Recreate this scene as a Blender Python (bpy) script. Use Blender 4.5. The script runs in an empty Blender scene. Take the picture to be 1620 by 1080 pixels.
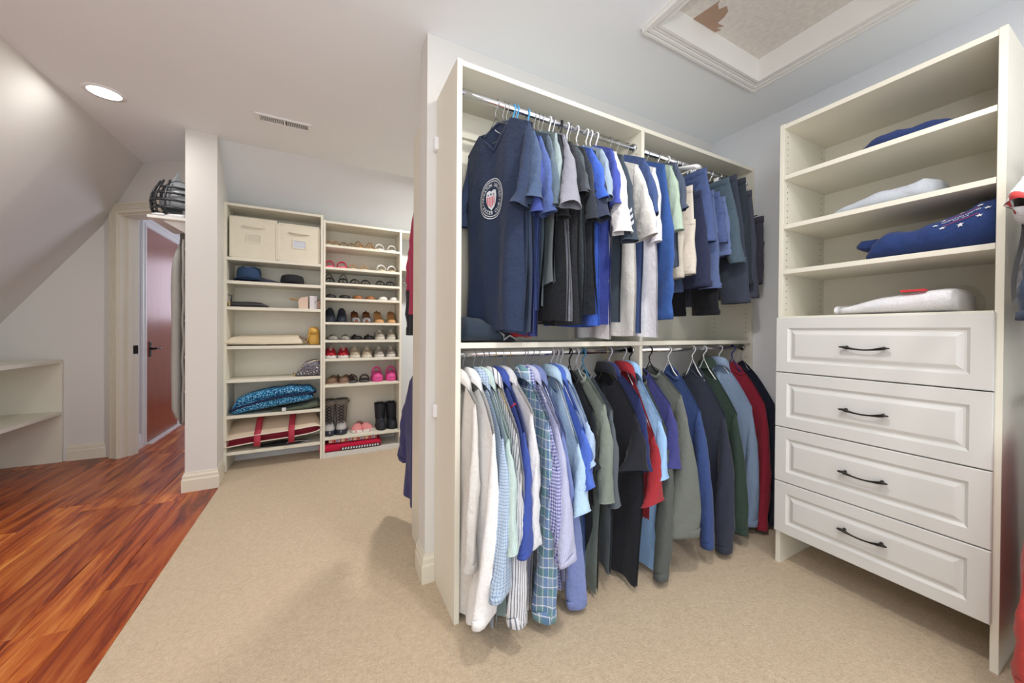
import bpy, bmesh, math, random
from mathutils import Vector, Matrix
random.seed(7)
C = bpy.context.scene.collection
sc = bpy.context.scene
PI = math.pi

# ---------------------------------------------------------------- camera, sky, lights, exposure
def setup_view():
    yaw, pitch, roll, f = 0.478102407, 0.00626954, -0.00719993, 567.017
    cy, sy = math.cos(yaw), math.sin(yaw)
    fw = Vector((sy, cy, 0)); r = Vector((cy, -sy, 0)); u = Vector((0, 0, 1))
    cp, sp = math.cos(pitch), math.sin(pitch)
    f2 = fw*cp - u*sp; u2 = u*cp + fw*sp
    cr, sr = math.cos(roll), math.sin(roll)
    r3 = r*cr - u2*sr; u3 = u2*cr + r*sr
    cam = bpy.data.cameras.new('camera'); ob = bpy.data.objects.new('camera', cam); C.objects.link(ob)
    m = Matrix((r3, u3, -f2)).transposed().to_4x4(); m.translation = Vector((0, 0, 1.2))
    ob.matrix_world = m
    cam.sensor_width = 36; cam.sensor_fit = 'HORIZONTAL'; cam.lens = f/1620*36
    cam.shift_y = -13.4353/1620; cam.clip_start = 0.02
    sc.camera = ob
    w = bpy.data.worlds.new('world'); sc.world = w; w.use_nodes = True
    bg = w.node_tree.nodes['Background']; bg.inputs[0].default_value = (0.95, 0.97, 1.0, 1); bg.inputs[1].default_value = 1.9
    sc.view_settings.view_transform = 'Standard'; sc.view_settings.look = 'None'
    sc.view_settings.exposure = -0.16; sc.view_settings.gamma = 1.0; sc.view_settings.use_curve_mapping = False
setup_view()
def lamp(name, loc, energy, size, col=(1, 0.95, 0.88), rot=(0, 0, 0), shape='DISK', size_y=None, spread=PI):
    d = bpy.data.lights.new(name, 'AREA'); d.energy = energy; d.shape = shape; d.size = size; d.color = col; d.spread = spread
    if size_y: d.size_y = size_y
    o = bpy.data.objects.new(name, d); o.location = loc; o.rotation_euler = rot; C.objects.link(o); return o
LIGHTS = [  # recessed ceiling cans (x, y, z, watts): the one in view, and those the room has beside and behind the camera
    (-1.213, 3.115, 2.628, 5), (-1.0, 0.3, 2.585, 10), (1.45, -0.25, 2.585, 10), (0.85, 0.5, 2.585, 19), (1.02, 2.95, 2.62, 34)]
for i, (x, y, z, e) in enumerate(LIGHTS):
    lamp('ceiling_can_lamp', (x, y, z), e, 0.15, (1, 0.965, 0.92))
lamp('ceiling_fill_lamp', (0.0, -0.35, 1.55), 21, .4, (.95, .98, 1), (math.radians(180), 0, 0))  # added unseen upward fill beside the camera, brightens the ceiling
lamp('hall_window_lamp', (0.6, 6.3, 1.5), 26, 1.2, (0.78, 0.82, 1.0), (0, math.radians(90), 0), 'RECTANGLE', 1.6)

# ---------------------------------------------------------------- materials
def lin(h):
    if not isinstance(h, str): return h
    c = [int(h[i:i+2], 16)/255 for i in (0, 2, 4)]
    return tuple(v/12.92 if v <= .04045 else ((v+.055)/1.055)**2.4 for v in c) + (1,)
MATS = {}
class NT:
    def __init__(s, name):
        s.m = bpy.data.materials.new(name); s.m.use_nodes = True; s.t = s.m.node_tree; s.b = s.t.nodes['Principled BSDF']
    def n(s, typ, **kw):
        o = s.t.nodes.new(typ)
        for k, v in kw.items():
            if k.startswith('i_'):
                k2 = k[2:]; o.inputs[int(k2) if k2.isdigit() else k2].default_value = v
            else: setattr(o, k, v)
        return o
    def l(s, a, b): s.t.links.new(a, b)
    def mix(s, fac, a, b, blend='MIX'):
        o = s.n('ShaderNodeMix', data_type='RGBA', blend_type=blend)
        for v, i in ((fac, 0), (a, 6), (b, 7)):
            if hasattr(v, 'links') or hasattr(v, 'is_linked'): s.l(v, o.inputs[i])
            else: o.inputs[i].default_value = v
        return o.outputs[2]
    def math(s, op, a, b=0.0):
        o = s.n('ShaderNodeMath', operation=op)
        for v, i in ((a, 0), (b, 1)):
            if hasattr(v, 'is_linked'): s.l(v, o.inputs[i])
            else: o.inputs[i].default_value = v
        return o.outputs[0]
    def noise(s, scale, detail=3, vec=None, dim='3D', rough=.5):
        o = s.n('ShaderNodeTexNoise', noise_dimensions=dim); o.inputs['Scale'].default_value = scale; o.inputs['Detail'].default_value = detail
        o.inputs['Roughness'].default_value = rough
        if vec is not None: s.l(vec, o.inputs['Vector'])
        return o
    def bump(s, h, strength, dist=.002):
        o = s.n('ShaderNodeBump'); o.inputs['Strength'].default_value = strength; o.inputs['Distance'].default_value = dist
        s.l(h, o.inputs['Height']); s.l(o.outputs[0], s.b.inputs['Normal'])
def plain(name, hx, rough=.5, metal=0, var=.05, vscale=8, bump=0, bscale=60, bdist=.002, sheen=0, spec=None, coord='Object', trans=0):
    if name in MATS: return MATS[name]
    t = NT(name); c = lin(hx)
    tc = t.n('ShaderNodeTexCoord')
    if var:
        nz = t.noise(vscale, 3, tc.outputs[coord])
        a = tuple(max(0, v*(1-var)) for v in c[:3])+(1,); b = tuple(min(1, v*(1+var)) for v in c[:3])+(1,)
        t.l(t.mix(nz.outputs[0], a, b), t.b.inputs['Base Color'])
    else: t.b.inputs['Base Color'].default_value = c
    t.b.inputs['Roughness'].default_value = rough; t.b.inputs['Metallic'].default_value = metal
    if spec is not None: t.b.inputs['Specular IOR Level'].default_value = spec
    if sheen: t.b.inputs['Sheen Weight'].default_value = sheen
    if trans: t.b.inputs['Transmission Weight'].default_value = trans
    if bump: t.bump(t.noise(bscale, 3, tc.outputs[coord]).outputs[0], bump, bdist)
    MATS[name] = t.m; return t.m
def cloth(hx, pat='', rough=.92):
    """woven or knitted fabric; stripes and checks run in metres along the garment's own UV"""
    name = 'fabric_'+hx+pat
    if name in MATS: return MATS[name]
    t = NT(name); c = lin(hx); uv = t.n('ShaderNodeUVMap').outputs[0]
    g_ = .25*c[0]+.6*c[1]+.15*c[2]
    if g_ < .45: c = tuple((g_+(v-g_)*.84)*.9 for v in c[:3])+(1,)
    tc = t.n('ShaderNodeTexCoord').outputs['Object']
    nz = t.noise(220, 2, tc); big = t.noise(5, 2, tc)
    a = tuple(v*.84 for v in c[:3])+(1,); b = tuple(min(1, v*1.14) for v in c[:3])+(1,)
    base = t.mix(nz.outputs[0], a, b)
    if pat:
        s = t.n('ShaderNodeSeparateXYZ'); t.l(uv, s.inputs[0]); U, V = s.outputs[0], s.outputs[1]
        def line(ax, period, width, off=0.0):
            return t.math('LESS_THAN', t.math('FRACT', t.math('ADD', t.math('MULTIPLY', ax, 1/period), off)), width/period)
        if pat == 'stripe': base = t.mix(line(U, .014, .0045), base, lin('6f7684'))
        if pat == 'fine': base = t.mix(t.math('MULTIPLY', line(U, .007, .003), .45), base, (min(1, c[0]*.6), c[1]*.62, c[2]*.72, 1))
        if pat == 'check':
            g = t.math('MULTIPLY', t.math('ADD', line(U, .011, .003), line(V, .011, .003)), .42)
            base = t.mix(g, base, lin('56779f'))
        if pat == 'gingham':
            g = t.math('MULTIPLY', t.math('ADD', line(U, .013, .0065), line(V, .013, .0065)), .5)
            base = t.mix(g, lin('c3c6e2'), lin('4a5096'))
        if pat == 'plaid':
            base = t.mix(t.math('MULTIPLY', line(V, .075, .034), .65), base, lin('5d8f8a'))
            base = t.mix(t.math('MULTIPLY', line(U, .06, .026), .55), base, lin('5477b4'))
            base = t.mix(t.math('MULTIPLY', line(V, .0375, .0035), .8), base, lin('e6eaec'))
            base = t.mix(t.math('MULTIPLY', line(U, .03, .0028, .3), .75), base, lin('e6eaec'))
    t.l(base, t.b.inputs['Base Color']); t.b.inputs['Roughness'].default_value = rough
    t.b.inputs['Sheen Weight'].default_value = .12; t.b.inputs['Specular IOR Level'].default_value = .25
    h = t.math('ADD', t.math('MULTIPLY', nz.outputs[0], .25), t.math('MULTIPLY', t.noise(14, 3, tc, rough=.6).outputs[0], 1.6))
    h = t.math('ADD', h, t.math('MULTIPLY', t.noise(42, 2, tc).outputs[0], .45)); t.bump(h, .42, .012)
    MATS[name] = t.m; return t.m
def m_carpet():
    t = NT('carpet'); tc = t.n('ShaderNodeTexCoord').outputs['Object']
    n1 = t.noise(190, 2, tc); n2 = t.noise(3.5, 3, tc); n3 = t.noise(70, 3, tc)
    f = t.math('ADD', t.math('MULTIPLY', n1.outputs[0], .55), t.math('MULTIPLY', n3.outputs[0], .45))
    base = t.mix(f, lin('8f775c'), lin('efdcc0'))
    t.l(t.mix(t.math('MULTIPLY', n2.outputs[0], .35), base, lin('c0a98c')), t.b.inputs['Base Color'])
    t.b.inputs['Roughness'].default_value = 1; t.b.inputs['Sheen Weight'].default_value = .25; t.b.inputs['Specular IOR Level'].default_value = .1
    t.bump(f, .9, .006); return t.m
def m_plank():
    t = NT('tigerwood'); tc = t.n('ShaderNodeTexCoord').outputs['Object']; oi = t.n('ShaderNodeObjectInfo').outputs['Random']
    mp = t.n('ShaderNodeMapping'); mp.inputs['Scale'].default_value = (13, 1.1, 13); t.l(tc, mp.inputs[0])
    cx = t.n('ShaderNodeCombineXYZ'); t.l(t.math('MULTIPLY', oi, 37), cx.inputs[1]); t.l(t.math('MULTIPLY', oi, 91), cx.inputs[0]); t.l(cx.outputs[0], mp.inputs['Location'])
    g = t.noise(1.1, 6, mp.outputs[0], rough=.66); g.inputs['Distortion'].default_value = 1.3
    mp2 = t.n('ShaderNodeMapping'); mp2.inputs['Scale'].default_value = (60, 1.6, 60); t.l(tc, mp2.inputs[0]); t.l(cx.outputs[0], mp2.inputs['Location'])
    g2 = t.noise(1.0, 4, mp2.outputs[0])
    r = t.n('ShaderNodeValToRGB'); t.l(g.outputs[0], r.inputs[0])
    e = r.color_ramp.elements; e[0].position = .30; e[0].color = lin('3a160c'); e[1].position = .74; e[1].color = lin('eeb066')
    for p, col in ((.40, '8a3a1c'), (.47, 'b25826'), (.54, 'c8702f'), (.63, 'd98c48')): x = e.new(p); x.color = lin(col)
    base = t.mix(t.math('MULTIPLY', g2.outputs[0], .38), r.outputs[0], lin('7a3014'), 'MIX')
    tint = t.n('ShaderNodeValToRGB'); t.l(oi, tint.inputs[0]); tint.color_ramp.elements[0].color = (.7, .52, .48, 1); tint.color_ramp.elements[1].color = (1.25, 1.2, 1.02, 1)
    t.l(t.mix(1.0, base, tint.outputs[0], 'MULTIPLY'), t.b.inputs['Base Color'])
    t.b.inputs['Roughness'].default_value = .3; t.bump(g2.outputs[0], .08, .001); return t.m
def m_doorwood():
    t = NT('cherry_veneer'); tc = t.n('ShaderNodeTexCoord').outputs['Object']
    mp = t.n('ShaderNodeMapping'); mp.inputs['Scale'].default_value = (14, 14, .9); t.l(tc, mp.inputs[0])
    g = t.noise(2, 5, mp.outputs[0], rough=.6)
    t.l(t.mix(g.outputs[0], lin('7c3a24'), lin('a85c3c')), t.b.inputs['Base Color']); t.b.inputs['Roughness'].default_value = .28; return t.m
def m_hatch():
    t = NT('hatch_board'); tc = t.n('ShaderNodeTexCoord').outputs['Object']
    n = t.noise(40, 4, tc); t.l(t.mix(n.outputs[0], lin('c4beb8'), lin('e4dfd8')), t.b.inputs['Base Color'])
    t.b.inputs['Roughness'].default_value = .9; t.bump(t.noise(55, 4, tc).outputs[0], .4, .004); return t.m
def m_print(name, cols, scale, base):
    t = NT(name); tc = t.n('ShaderNodeTexCoord').outputs['Object']
    v = t.n('ShaderNodeTexVoronoi'); v.inputs['Scale'].default_value = scale; t.l(tc, v.inputs['Vector'])
    r = t.n('ShaderNodeValToRGB'); r.color_ramp.interpolation = 'CONSTANT'; t.l(v.outputs['Distance'], r.inputs[0])
    e = r.color_ramp.elements; e[0].position = 0; e[0].color = lin(cols[0]); e[1].position = .28; e[1].color = lin(cols[1])
    x = e.new(.5); x.color = lin(cols[2]); x = e.new(.68); x.color = lin(base)
    t.l(r.outputs[0], t.b.inputs['Base Color']); t.b.inputs['Roughness'].default_value = .85; return t.m
def m_bag():
    t = NT('clear_plastic'); tc = t.n('ShaderNodeTexCoord').outputs['Object']
    tr = t.n('ShaderNodeBsdfTransparent'); gl = t.n('ShaderNodeBsdfGlossy'); gl.inputs['Roughness'].default_value = .12
    gl.inputs['Color'].default_value = (.95, .96, 1, 1)
    mx = t.n('ShaderNodeMixShader'); fr = t.n('ShaderNodeFresnel'); fr.inputs[0].default_value = 1.5
    bp = t.n('ShaderNodeBump'); bp.inputs['Strength'].default_value = .8; bp.inputs['Distance'].default_value = .02
    t.l(t.noise(22, 4, tc).outputs[0], bp.inputs['Height']); t.l(bp.outputs[0], gl.inputs['Normal'])
    t.l(t.math('ADD', t.math('MULTIPLY', fr.outputs[0], .35), .015), mx.inputs[0]); t.l(tr.outputs[0], mx.inputs[1]); t.l(gl.outputs[0], mx.inputs[2])
    t.l(mx.outputs[0], t.t.nodes['Material Output'].inputs['Surface']); return t.m
def m_emit(name, col, st):
    t = NT(name); t.b.inputs['Base Color'].default_value = (1, 1, 1, 1); t.b.inputs['Emission Color'].default_value = col; t.b.inputs['Emission Strength'].default_value = st
    return t.m
WALL = plain('wall_paint', 'dedcd8', .75, var=.015, vscale=2, bump=.06, bscale=180)
WALLR = plain('wall_paint_cool', 'dee1e5', .75, var=.015, vscale=2, bump=.06, bscale=180)
CEIL = plain('ceiling_paint', 'eef2f6', .85, var=.015, vscale=2, bump=.06, bscale=150)
TRIM = plain('trim_paint', 'e2dccb', .4, var=.02)
TRIMW = plain('trim_white', 'e9e8e4', .4, var=.02)
CAB = plain('cabinet_laminate', 'e6e2d3', .42, var=.03, vscale=5)
CABW = plain('cabinet_thermofoil', 'dadad6', .38, var=.02, vscale=5)
CHROME = plain('chrome', 'd8dade', .12, 1, var=0)
BRONZE = plain('dark_bronze', '34312f', .38, .7, var=.1, vscale=60)
CARPET = m_carpet(); PLANK = m_plank(); DOORW = m_doorwood(); HATCH = m_hatch()
DARK = plain('dark_void', '2c2622', .9, var=0)
BLACKP = plain('black_plastic', '16171a', .35, var=0)
WHITEP = plain('white_plastic', 'eeeef0', .35, var=0)

# ---------------------------------------------------------------- geometry helpers
class MB:
    def __init__(s): s.v = []; s.f = []; s.uv = []
    def add(s, vs, fs, uv=None):
        b = len(s.v); s.v += [tuple(v) for v in vs]; s.f += [tuple(b+i for i in f) for f in fs]
        s.uv += list(uv) if uv else [(v[0], v[2]) for v in vs]
        return s
    def box(s, x0, x1, y0, y1, z0, z1):
        vs = [(x, y, z) for x in (x0, x1) for y in (y0, y1) for z in (z0, z1)]
        return s.add(vs, [(0, 1, 3, 2), (4, 6, 7, 5), (0, 4, 5, 1), (2, 3, 7, 6), (0, 2, 6, 4), (1, 5, 7, 3)])
    def loft(s, rings, close=True, cap0=False, cap1=False, uv=None):
        n = len(rings[0]); vs = [p for r in rings for p in r]; fs = []
        for i in range(len(rings)-1):
            for j in range(n if close else n-1):
                k = (j+1) % n; fs.append((i*n+j, i*n+k, (i+1)*n+k, (i+1)*n+j))
        if cap0: fs.append(tuple(range(n-1, -1, -1)))
        if cap1: fs.append(tuple((len(rings)-1)*n+j for j in range(n)))
        return s.add(vs, fs, uv)
    def tube(s, pts, r, n=8, caps=True, flat=1.0):
        pts = [Vector(p) for p in pts]; rings = []; prev = None
        for i, p in enumerate(pts):
            t = (pts[min(i+1, len(pts)-1)]-pts[max(i-1, 0)]).normalized()
            if prev is None:
                a = Vector((0, 0, 1)) if abs(t.z) < .9 else Vector((1, 0, 0)); x = t.cross(a).normalized()
            else: x = (prev - t*prev.dot(t)).normalized()
            prev = x; y = t.cross(x); rr = r[i] if isinstance(r, (list, tuple)) else r
            rings.append([p + x*rr*math.cos(2*PI*k/n) + y*rr*flat*math.sin(2*PI*k/n) for k in range(n)])
        return s.loft(rings, True, caps, caps)
    def lathe(s, prof, n=20, c=(0, 0, 0), sx=1, sy=1, cap0=False, cap1=False):
        return s.loft([[(c[0]+r*sx*math.cos(2*PI*k/n), c[1]+r*sy*math.sin(2*PI*k/n), c[2]+z) for k in range(n)] for r, z in prof], True, cap0, cap1)
    def prism(s, poly, a0, a1, axis='z'):
        def P(u, v, w): return {'z': (u, v, w), 'x': (w, u, v), 'y': (u, w, v)}[axis]
        n = len(poly)
        vs = [P(u, v, a0) for u, v in poly] + [P(u, v, a1) for u, v in poly]
        fs = [tuple(range(n-1, -1, -1)), tuple(range(n, 2*n))] + [(i, (i+1) % n, n+(i+1) % n, n+i) for i in range(n)]
        return s.add(vs, fs)
    def move(s, d): s.v = [(v[0]-d[0], v[1]-d[1], v[2]-d[2]) for v in s.v]; return s
    def mesh(s, name, mat, smooth=False):
        m = bpy.data.meshes.new(name); m.from_pydata(s.v, [], s.f); m.materials.append(mat)
        ul = m.uv_layers.new(name='UVMap'); vi = [0]*len(m.loops); m.loops.foreach_get('vertex_index', vi)
        ul.data.foreach_set('uv', [c for i in vi for c in s.uv[i]])
        bm = bmesh.new(); bm.from_mesh(m); bmesh.ops.recalc_face_normals(bm, faces=bm.faces); bm.to_mesh(m); bm.free()
        if smooth: m.polygons.foreach_set('use_smooth', [True]*len(m.polygons))
        m.update(); return m
def obj(name, mb, mat, parent=None, smooth=False, bevel=0, sub=0, label=None, solid=0, world=False):
    """one mesh object; with world=True the vertices are in room coordinates and are shifted to the parent"""
    if parent is not None and world:
        q = parent; off = Vector((0, 0, 0))
        while q is not None: off += q.location; q = q.parent
        mb.move(off)
    o = bpy.data.objects.new(name, mb.mesh(name, mat, smooth)); C.objects.link(o)
    if parent is not None: o.parent = parent
    if solid:
        md = o.modifiers.new('solid', 'SOLIDIFY'); md.thickness = solid; md.offset = 0
    if bevel:
        md = o.modifiers.new('bevel', 'BEVEL'); md.width = bevel; md.segments = 2; md.limit_method = 'ANGLE'; md.angle_limit = .6
    if sub:
        md = o.modifiers.new('sub', 'SUBSURF'); md.levels = sub; md.render_levels = sub
    if label: o['label'] = label
    return o
def tag(o, label, cat, group=None, kind=None):
    o['label'] = label; o['category'] = cat
    if group: o['group'] = group
    if kind: o['kind'] = kind
    return o
def thing(name, label, cat, loc=(0, 0, 0), rz=0, group=None):
    o = bpy.data.objects.new(name, None); C.objects.link(o); o.location = loc; o.rotation_euler = (0, 0, rz); o.empty_display_size = .05
    return tag(o, label, cat, group)
def struct(name, mb, mat, label=None, cat=None, **kw):
    o = obj(name, mb, mat, **kw)
    if not kw.get('parent'):
        o['kind'] = 'structure'
        if label: o['label'] = label; o['category'] = cat or name.split('_')[0]
    return o
def copy_tree(o, parent=None):
    c = o.copy(); C.objects.link(c)
    if parent: c.parent = parent
    for ch in o.children: copy_tree(ch, c)
    return c
def lerp(a, b, t): return a+(b-a)*t
def vlerp(a, b, t): return tuple(x+(y-x)*t for x, y in zip(a, b))
def wob(x, y, s): return math.sin(x*1.0+s*1.7)*.5 + math.sin(y*1.3+s*2.9)*.3 + math.sin(x*2.3+y*1.9+s)*.2
# ---------------------------------------------------------------- the room
def T(y): return 2.594 + (.035*(y-1.69) if y > 1.69 else 0)
def slope_x(y): return -1.429 - .0231*(y-2.734)
# floor: sub-floor slab, one plank after another, carpet beside it
floor = struct('floor', MB().box(-3.0, 1.0, -.75, 8.3, -.08, -.018), DARK)
floor['label'] = 'glossy red-brown wooden plank floor left of the carpet'; floor['category'] = 'floor'
plank_mesh = {}
def plank(x0, y0, y1):
    L = round(y1-y0, 2); w = .1772
    if L not in plank_mesh:
        mb = MB(); b = .003
        mb.loft([[(b if 0 else dx, dy, dz) for dx, dy in ((ins, ins), (w-ins, ins), (w-ins, L-ins), (ins, L-ins))] for ins, dz in ((.0004, -.018), (.0004, -b), (b, 0))], True, True, True)
        plank_mesh[L] = mb.mesh('plank', PLANK)
    o = bpy.data.objects.new('plank', plank_mesh[L]); C.objects.link(o); o.parent = floor; o.location = (x0, y0, 0)
for k in range(-2, 12):
    x0 = -.715-.178*(k+1)
    y = -.72 - [.0, .55, .2, .8, .35, .65][k % 6]
    while y < 7.4:
        L = [1.22, 1.22, .9][(k*3+int(y*2)) % 3]
        if (k >= 0 or y+L > 4.35) and y+L > -.7 and not (x0 < -1.75 and y > 4.8): plank(x0, y, y+L)
        y += L
struct('carpet', MB().box(-.7135, 2.6, -.75, 3.46, -.04, .006).box(-.735, 2.6, 3.46, 4.1, -.04, .006), CARPET, 'beige cut-pile carpet covering the closet floor', 'carpet')
# walls
def quad_slab(mb, a, b, c, d, off):
    o = Vector(off); vs = [Vector(p) for p in (a, b, c, d)]
    return mb.add([*vs, *[v+o for v in vs]], [(0, 1, 2, 3), (7, 6, 5, 4), (0, 4, 5, 1), (1, 5, 6, 2), (2, 6, 7, 3), (3, 7, 4, 0)])
struct('wall_right', MB().box(2.535, 2.64, -.75, 4.15, -.02, 2.75), WALLR, 'pale wall behind the drawer cabinet', 'wall')
wd = MB().prism([(.418, 1.69), (2.535, 1.69), (2.535, 1.82), (.418, 1.82)], -.01, 2.6)
struct('wall_divider', wd, WALL, 'dividing wall the big hanging closet stands against', 'wall')
struct('wall_back', MB().box(-.95, 2.64, 4.04, 4.14, -.02, 2.30), WALLR, 'cool white back wall behind the shoe shelves', 'wall')
ms = MB(); quad_slab(ms, (-.80, 3.50, T(3.5)), (2.6, 3.50, T(3.5)), (2.6, 4.06, 2.235), (-.80, 4.06, 2.235), (0, .03, .06))
struct('wall_back_slope', ms, WALLR, 'sloping ceiling strip above the back shelves', 'wall')
struct('wall_column', MB().prism([(-.918, 3.43), (-.733, 3.43), (-.775, 4.05), (-.918, 4.05)], -.01, 2.665), WALL, 'white end of the partition between wood floor and carpet', 'wall')
struct('wall_end', MB().box(-3.0, -1.815, 4.70, 4.80, -.02, 2.75), WALL, 'grey end wall beside the doorway', 'wall')
ml = MB()
ys = [-.75, 1.69, 4.78]
for y0, y1 in zip(ys, ys[1:]):
    quad_slab(ml, (slope_x(y0)+.0, y0, T(y0)), (slope_x(y1), y1, T(y1)), (-2.72, y1, .84), (-2.72, y0, .84), (-.06, 0, .04))
struct('wall_left_slope', ml, WALL, 'sloping attic ceiling on the left', 'wall')
struct('wall_left', MB().box(-2.82, -2.70, -.75, 4.75, -.02, .9), WALL, 'low knee wall under the left slope', 'wall')
# ceiling with the hatch cut out
HX0, HX1, HY0, HY1 = 1.325, 2.118, .25, 1.152
mc = MB()
for (x0, x1, y0, y1) in ((-1.47, HX0, -.75, 1.69), (HX1, 2.6, -.75, 1.69), (HX0, HX1, -.75, HY0), (HX0, HX1, HY1, 1.69)): mc.box(x0, x1, y0, y1, 2.594, 2.66)
for (x0, x1, y0, y1) in ((-1.6, -.735, 1.69, 4.9), (-.735, 2.6, 1.69, 3.52)):
    quad_slab(mc, (x0, y0, T(y0+.0001)), (x1, y0, T(y0+.0001)), (x1, y1, T(y1)), (x0, y1, T(y1)), (0, 0, .06))
struct('ceiling', mc, CEIL, 'off-white ceiling', 'ceiling')
# diagonal wall with the doorway
DP = Vector((-1.76, 4.64, 0)); DU = Vector((.79, -.613, 0)).normalized(); DN = Vector((-DU.y, DU.x, 0))*-1
def dbox(mb, t0, t1, d0, d1, z0, z1):
    vs = [tuple(DP+DU*t+DN*d+Vector((0, 0, z))) for t in (t0, t1) for d in (d0, d1) for z in (z0, z1)]
    return mb.add(vs, [(0, 1, 3, 2), (4, 6, 7, 5), (0, 4, 5, 1), (2, 3, 7, 6), (0, 2, 6, 4), (1, 5, 7, 3)])
md_ = MB(); dbox(md_, -.09, .095, -.14, 0, -.01, 2.74); dbox(md_, .095, .96, -.14, 0, 2.245, 2.74); dbox(md_, .96, 1.08, -.14, 0, -.01, 2.74)
struct('wall_door', md_, WALL, 'short diagonal wall with the open doorway', 'wall')
def fluted(mb, run, z0=None, z1=None):   # fluted casing strips along a run
    for a, b, d in ((0, .1, .014), (.004, .022, .022), (.03, .042, .019), (.05, .062, .019), (.076, .098, .024)): run(mb, a, b, d)
mcs = MB(); fluted(mcs, lambda m, a, b, d: dbox(m, a-.004, b-.004, 0, d, 0, 2.24+.1-b))
fluted(mcs, lambda m, a, b, d: dbox(m, .96+a, .96+b, 0, d, 0, 2.24+a))
fluted(mcs, lambda m, a, b, d: dbox(m, .096-a, .96+a, 0, d, 2.24+.1-b, 2.24+.1-a) if 0 else dbox(m, .096-(.1-a), 1.05, 0, d, 2.24+(.1-b), 2.24+(.1-a)))
trim1 = struct('trim_1', mcs, TRIM, 'cream fluted casing round the diagonal doorway', 'trim')
mj = MB(); dbox(mj, .085, .1, -.14, .004, 0, 2.24); dbox(mj, .955, .97, -.14, .004, 0, 2.24); dbox(mj, .1, .955, -.14, .004, 2.228, 2.244); dbox(mj, .1, .112, -.09, -.055, 0, 2.22)
jamb = struct('door_jamb', mj, TRIM, parent=trim1)
msp = MB(); dbox(msp, .0995, .1035, -.135, -.095, .955, 1.035); obj('strike_plate', msp, BRONZE, jamb, label='dark metal strike plate')
# hallway beyond, with its closed cherry door
struct('wall_hall', MB().box(-1.78, -1.655, 4.72, 8.2, -.01, 2.62), WALL, 'hallway wall with the cherry door', 'wall')
struct('wall_hall_far', MB().box(-1.7, 1.0, 8.2, 8.3, -.01, 2.62).box(.95, 1.05, 4.14, 8.3, -.01, 2.62), WALL, 'far end of the hallway', 'wall')
struct('ceiling_hall', MB().box(-1.75, 1.05, 4.86, 8.3, 2.60, 2.68).prism([(-1.70, 4.86), (-1.70, 4.80), (-.84, 4.14), (1.05, 4.14), (1.05, 4.86)], 2.60, 2.68), CEIL, 'hallway ceiling', 'ceiling')
door = struct('door_1', MB().box(-1.66, -1.643, 5.0, 5.86, .018, 2.24), DOORW, 'cherry wood hallway door seen through the doorway', 'door')
mh = MB().tube([(-1.643, 5.085, .99), (-1.633, 5.085, .99)], .024, 14)
esc = obj('escutcheon', MB().box(-1.643, -1.635, 5.062, 5.106, .90, 1.06), BRONZE, door, bevel=.004)
obj('lever_handle', MB().tube([(-1.636, 5.085, .985), (-1.60, 5.085, .985)], .011, 10).tube([(-1.60, 5.075, .985), (-1.595, 5.13, .988), (-1.597, 5.19, .982), (-1.60, 5.225, .995)], [.012, .009, .008, .010], 8), BRONZE, door, True, label='dark bronze lever handle')
dc = MB()
for a, b, d in ((0, .1, .012), (.008, .03, .02), (.07, .095, .018)):
    dc.box(-1.655, -1.655+d, 5.0-b, 5.0-a, 0, 2.24+a); dc.box(-1.655, -1.655+d, 5.86+a, 5.86+b, 0, 2.24+a); dc.box(-1.655, -1.655+d, 5.0-b, 5.86+b, 2.24+a, 2.24+b)
struct('trim_2', dc, TRIMW, 'white casing round the cherry hallway door', 'trim')
struct('trim_3', MB().box(-1.643, -1.60, 5.0, 5.86, 0, .014), TRIMW, 'sill strip under the cherry door, white for its bright reflection', 'trim')  # threshold strip, its white colour stands in for the bright reflection there
wn = struct('glare_window_1', MB().box(-1.42, -.34, 8.17, 8.2, 1.30, 1.34).box(-1.42, -.34, 8.17, 8.2, 2.36, 2.40).box(-1.42, -1.38, 8.17, 8.2, 1.34, 2.36).box(-.38, -.34, 8.17, 8.2, 1.34, 2.36).box(-.89, -.87, 8.175, 8.2, 1.34, 2.36), TRIMW, 'unseen hallway window added for the glare on the cherry door', 'window')  # hidden glowing window added to put glare on the door and planks
obj('pane', MB().box(-1.38, -.38, 8.188, 8.196, 1.34, 2.36), m_emit('glare_pane', (.86, .82, 1, 1), 3.2), wn)
# baseboards
def skirting(name, label, pts, h=.14, mat=TRIM):
    """profile swept along a path of floor points, room side on the left hand"""
    prof = [(0, 0), (.017, 0), (.017, h*.62), (.013, h*.68), (.013, h*.84), (.008, h*.90), (.006, h), (0, h)]
    P = [Vector((x, y, 0)) for x, y in pts]; rings = []
    for i, p in enumerate(P):
        d0 = (P[i]-P[i-1]).normalized() if i else None; d1 = (P[i+1]-P[i]).normalized() if i < len(P)-1 else None
        d0 = d0 or d1; d1 = d1 or d0
        n0 = Vector((-d0.y, d0.x, 0)); n1 = Vector((-d1.y, d1.x, 0)); m = (n0+n1).normalized(); m = m/max(.3, m.dot(n0))
        rings.append([p+m*a+Vector((0, 0, b)) for a, b in prof])
    struct(name, MB().loft(rings, True, True, True), mat, label, 'baseboard')
skirting('baseboard_column', 'cream baseboard wrapped round the partition end', [(-.918, 4.0), (-.918, 3.43), (-.733, 3.43), (-.748, 3.66)][::-1])
skirting('baseboard_divider', 'cream baseboard wrapped round the dividing wall end', [(.462, 1.69), (.418, 1.69), (.418, 1.82)])
skirting('baseboard_end', 'white baseboard between the low shelf and the doorway', [(-1.80, 4.70), (-2.068, 4.70)])
skirting('baseboard_hall', 'baseboard at the start of the hallway', [(-1.655, 4.9), (-1.655, 4.74)], mat=TRIMW)
skirting('baseboard_back', 'baseboard under the bottom shelf', [(.7, 4.04), (-.75, 4.04)], .09, WALLR)
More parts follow.
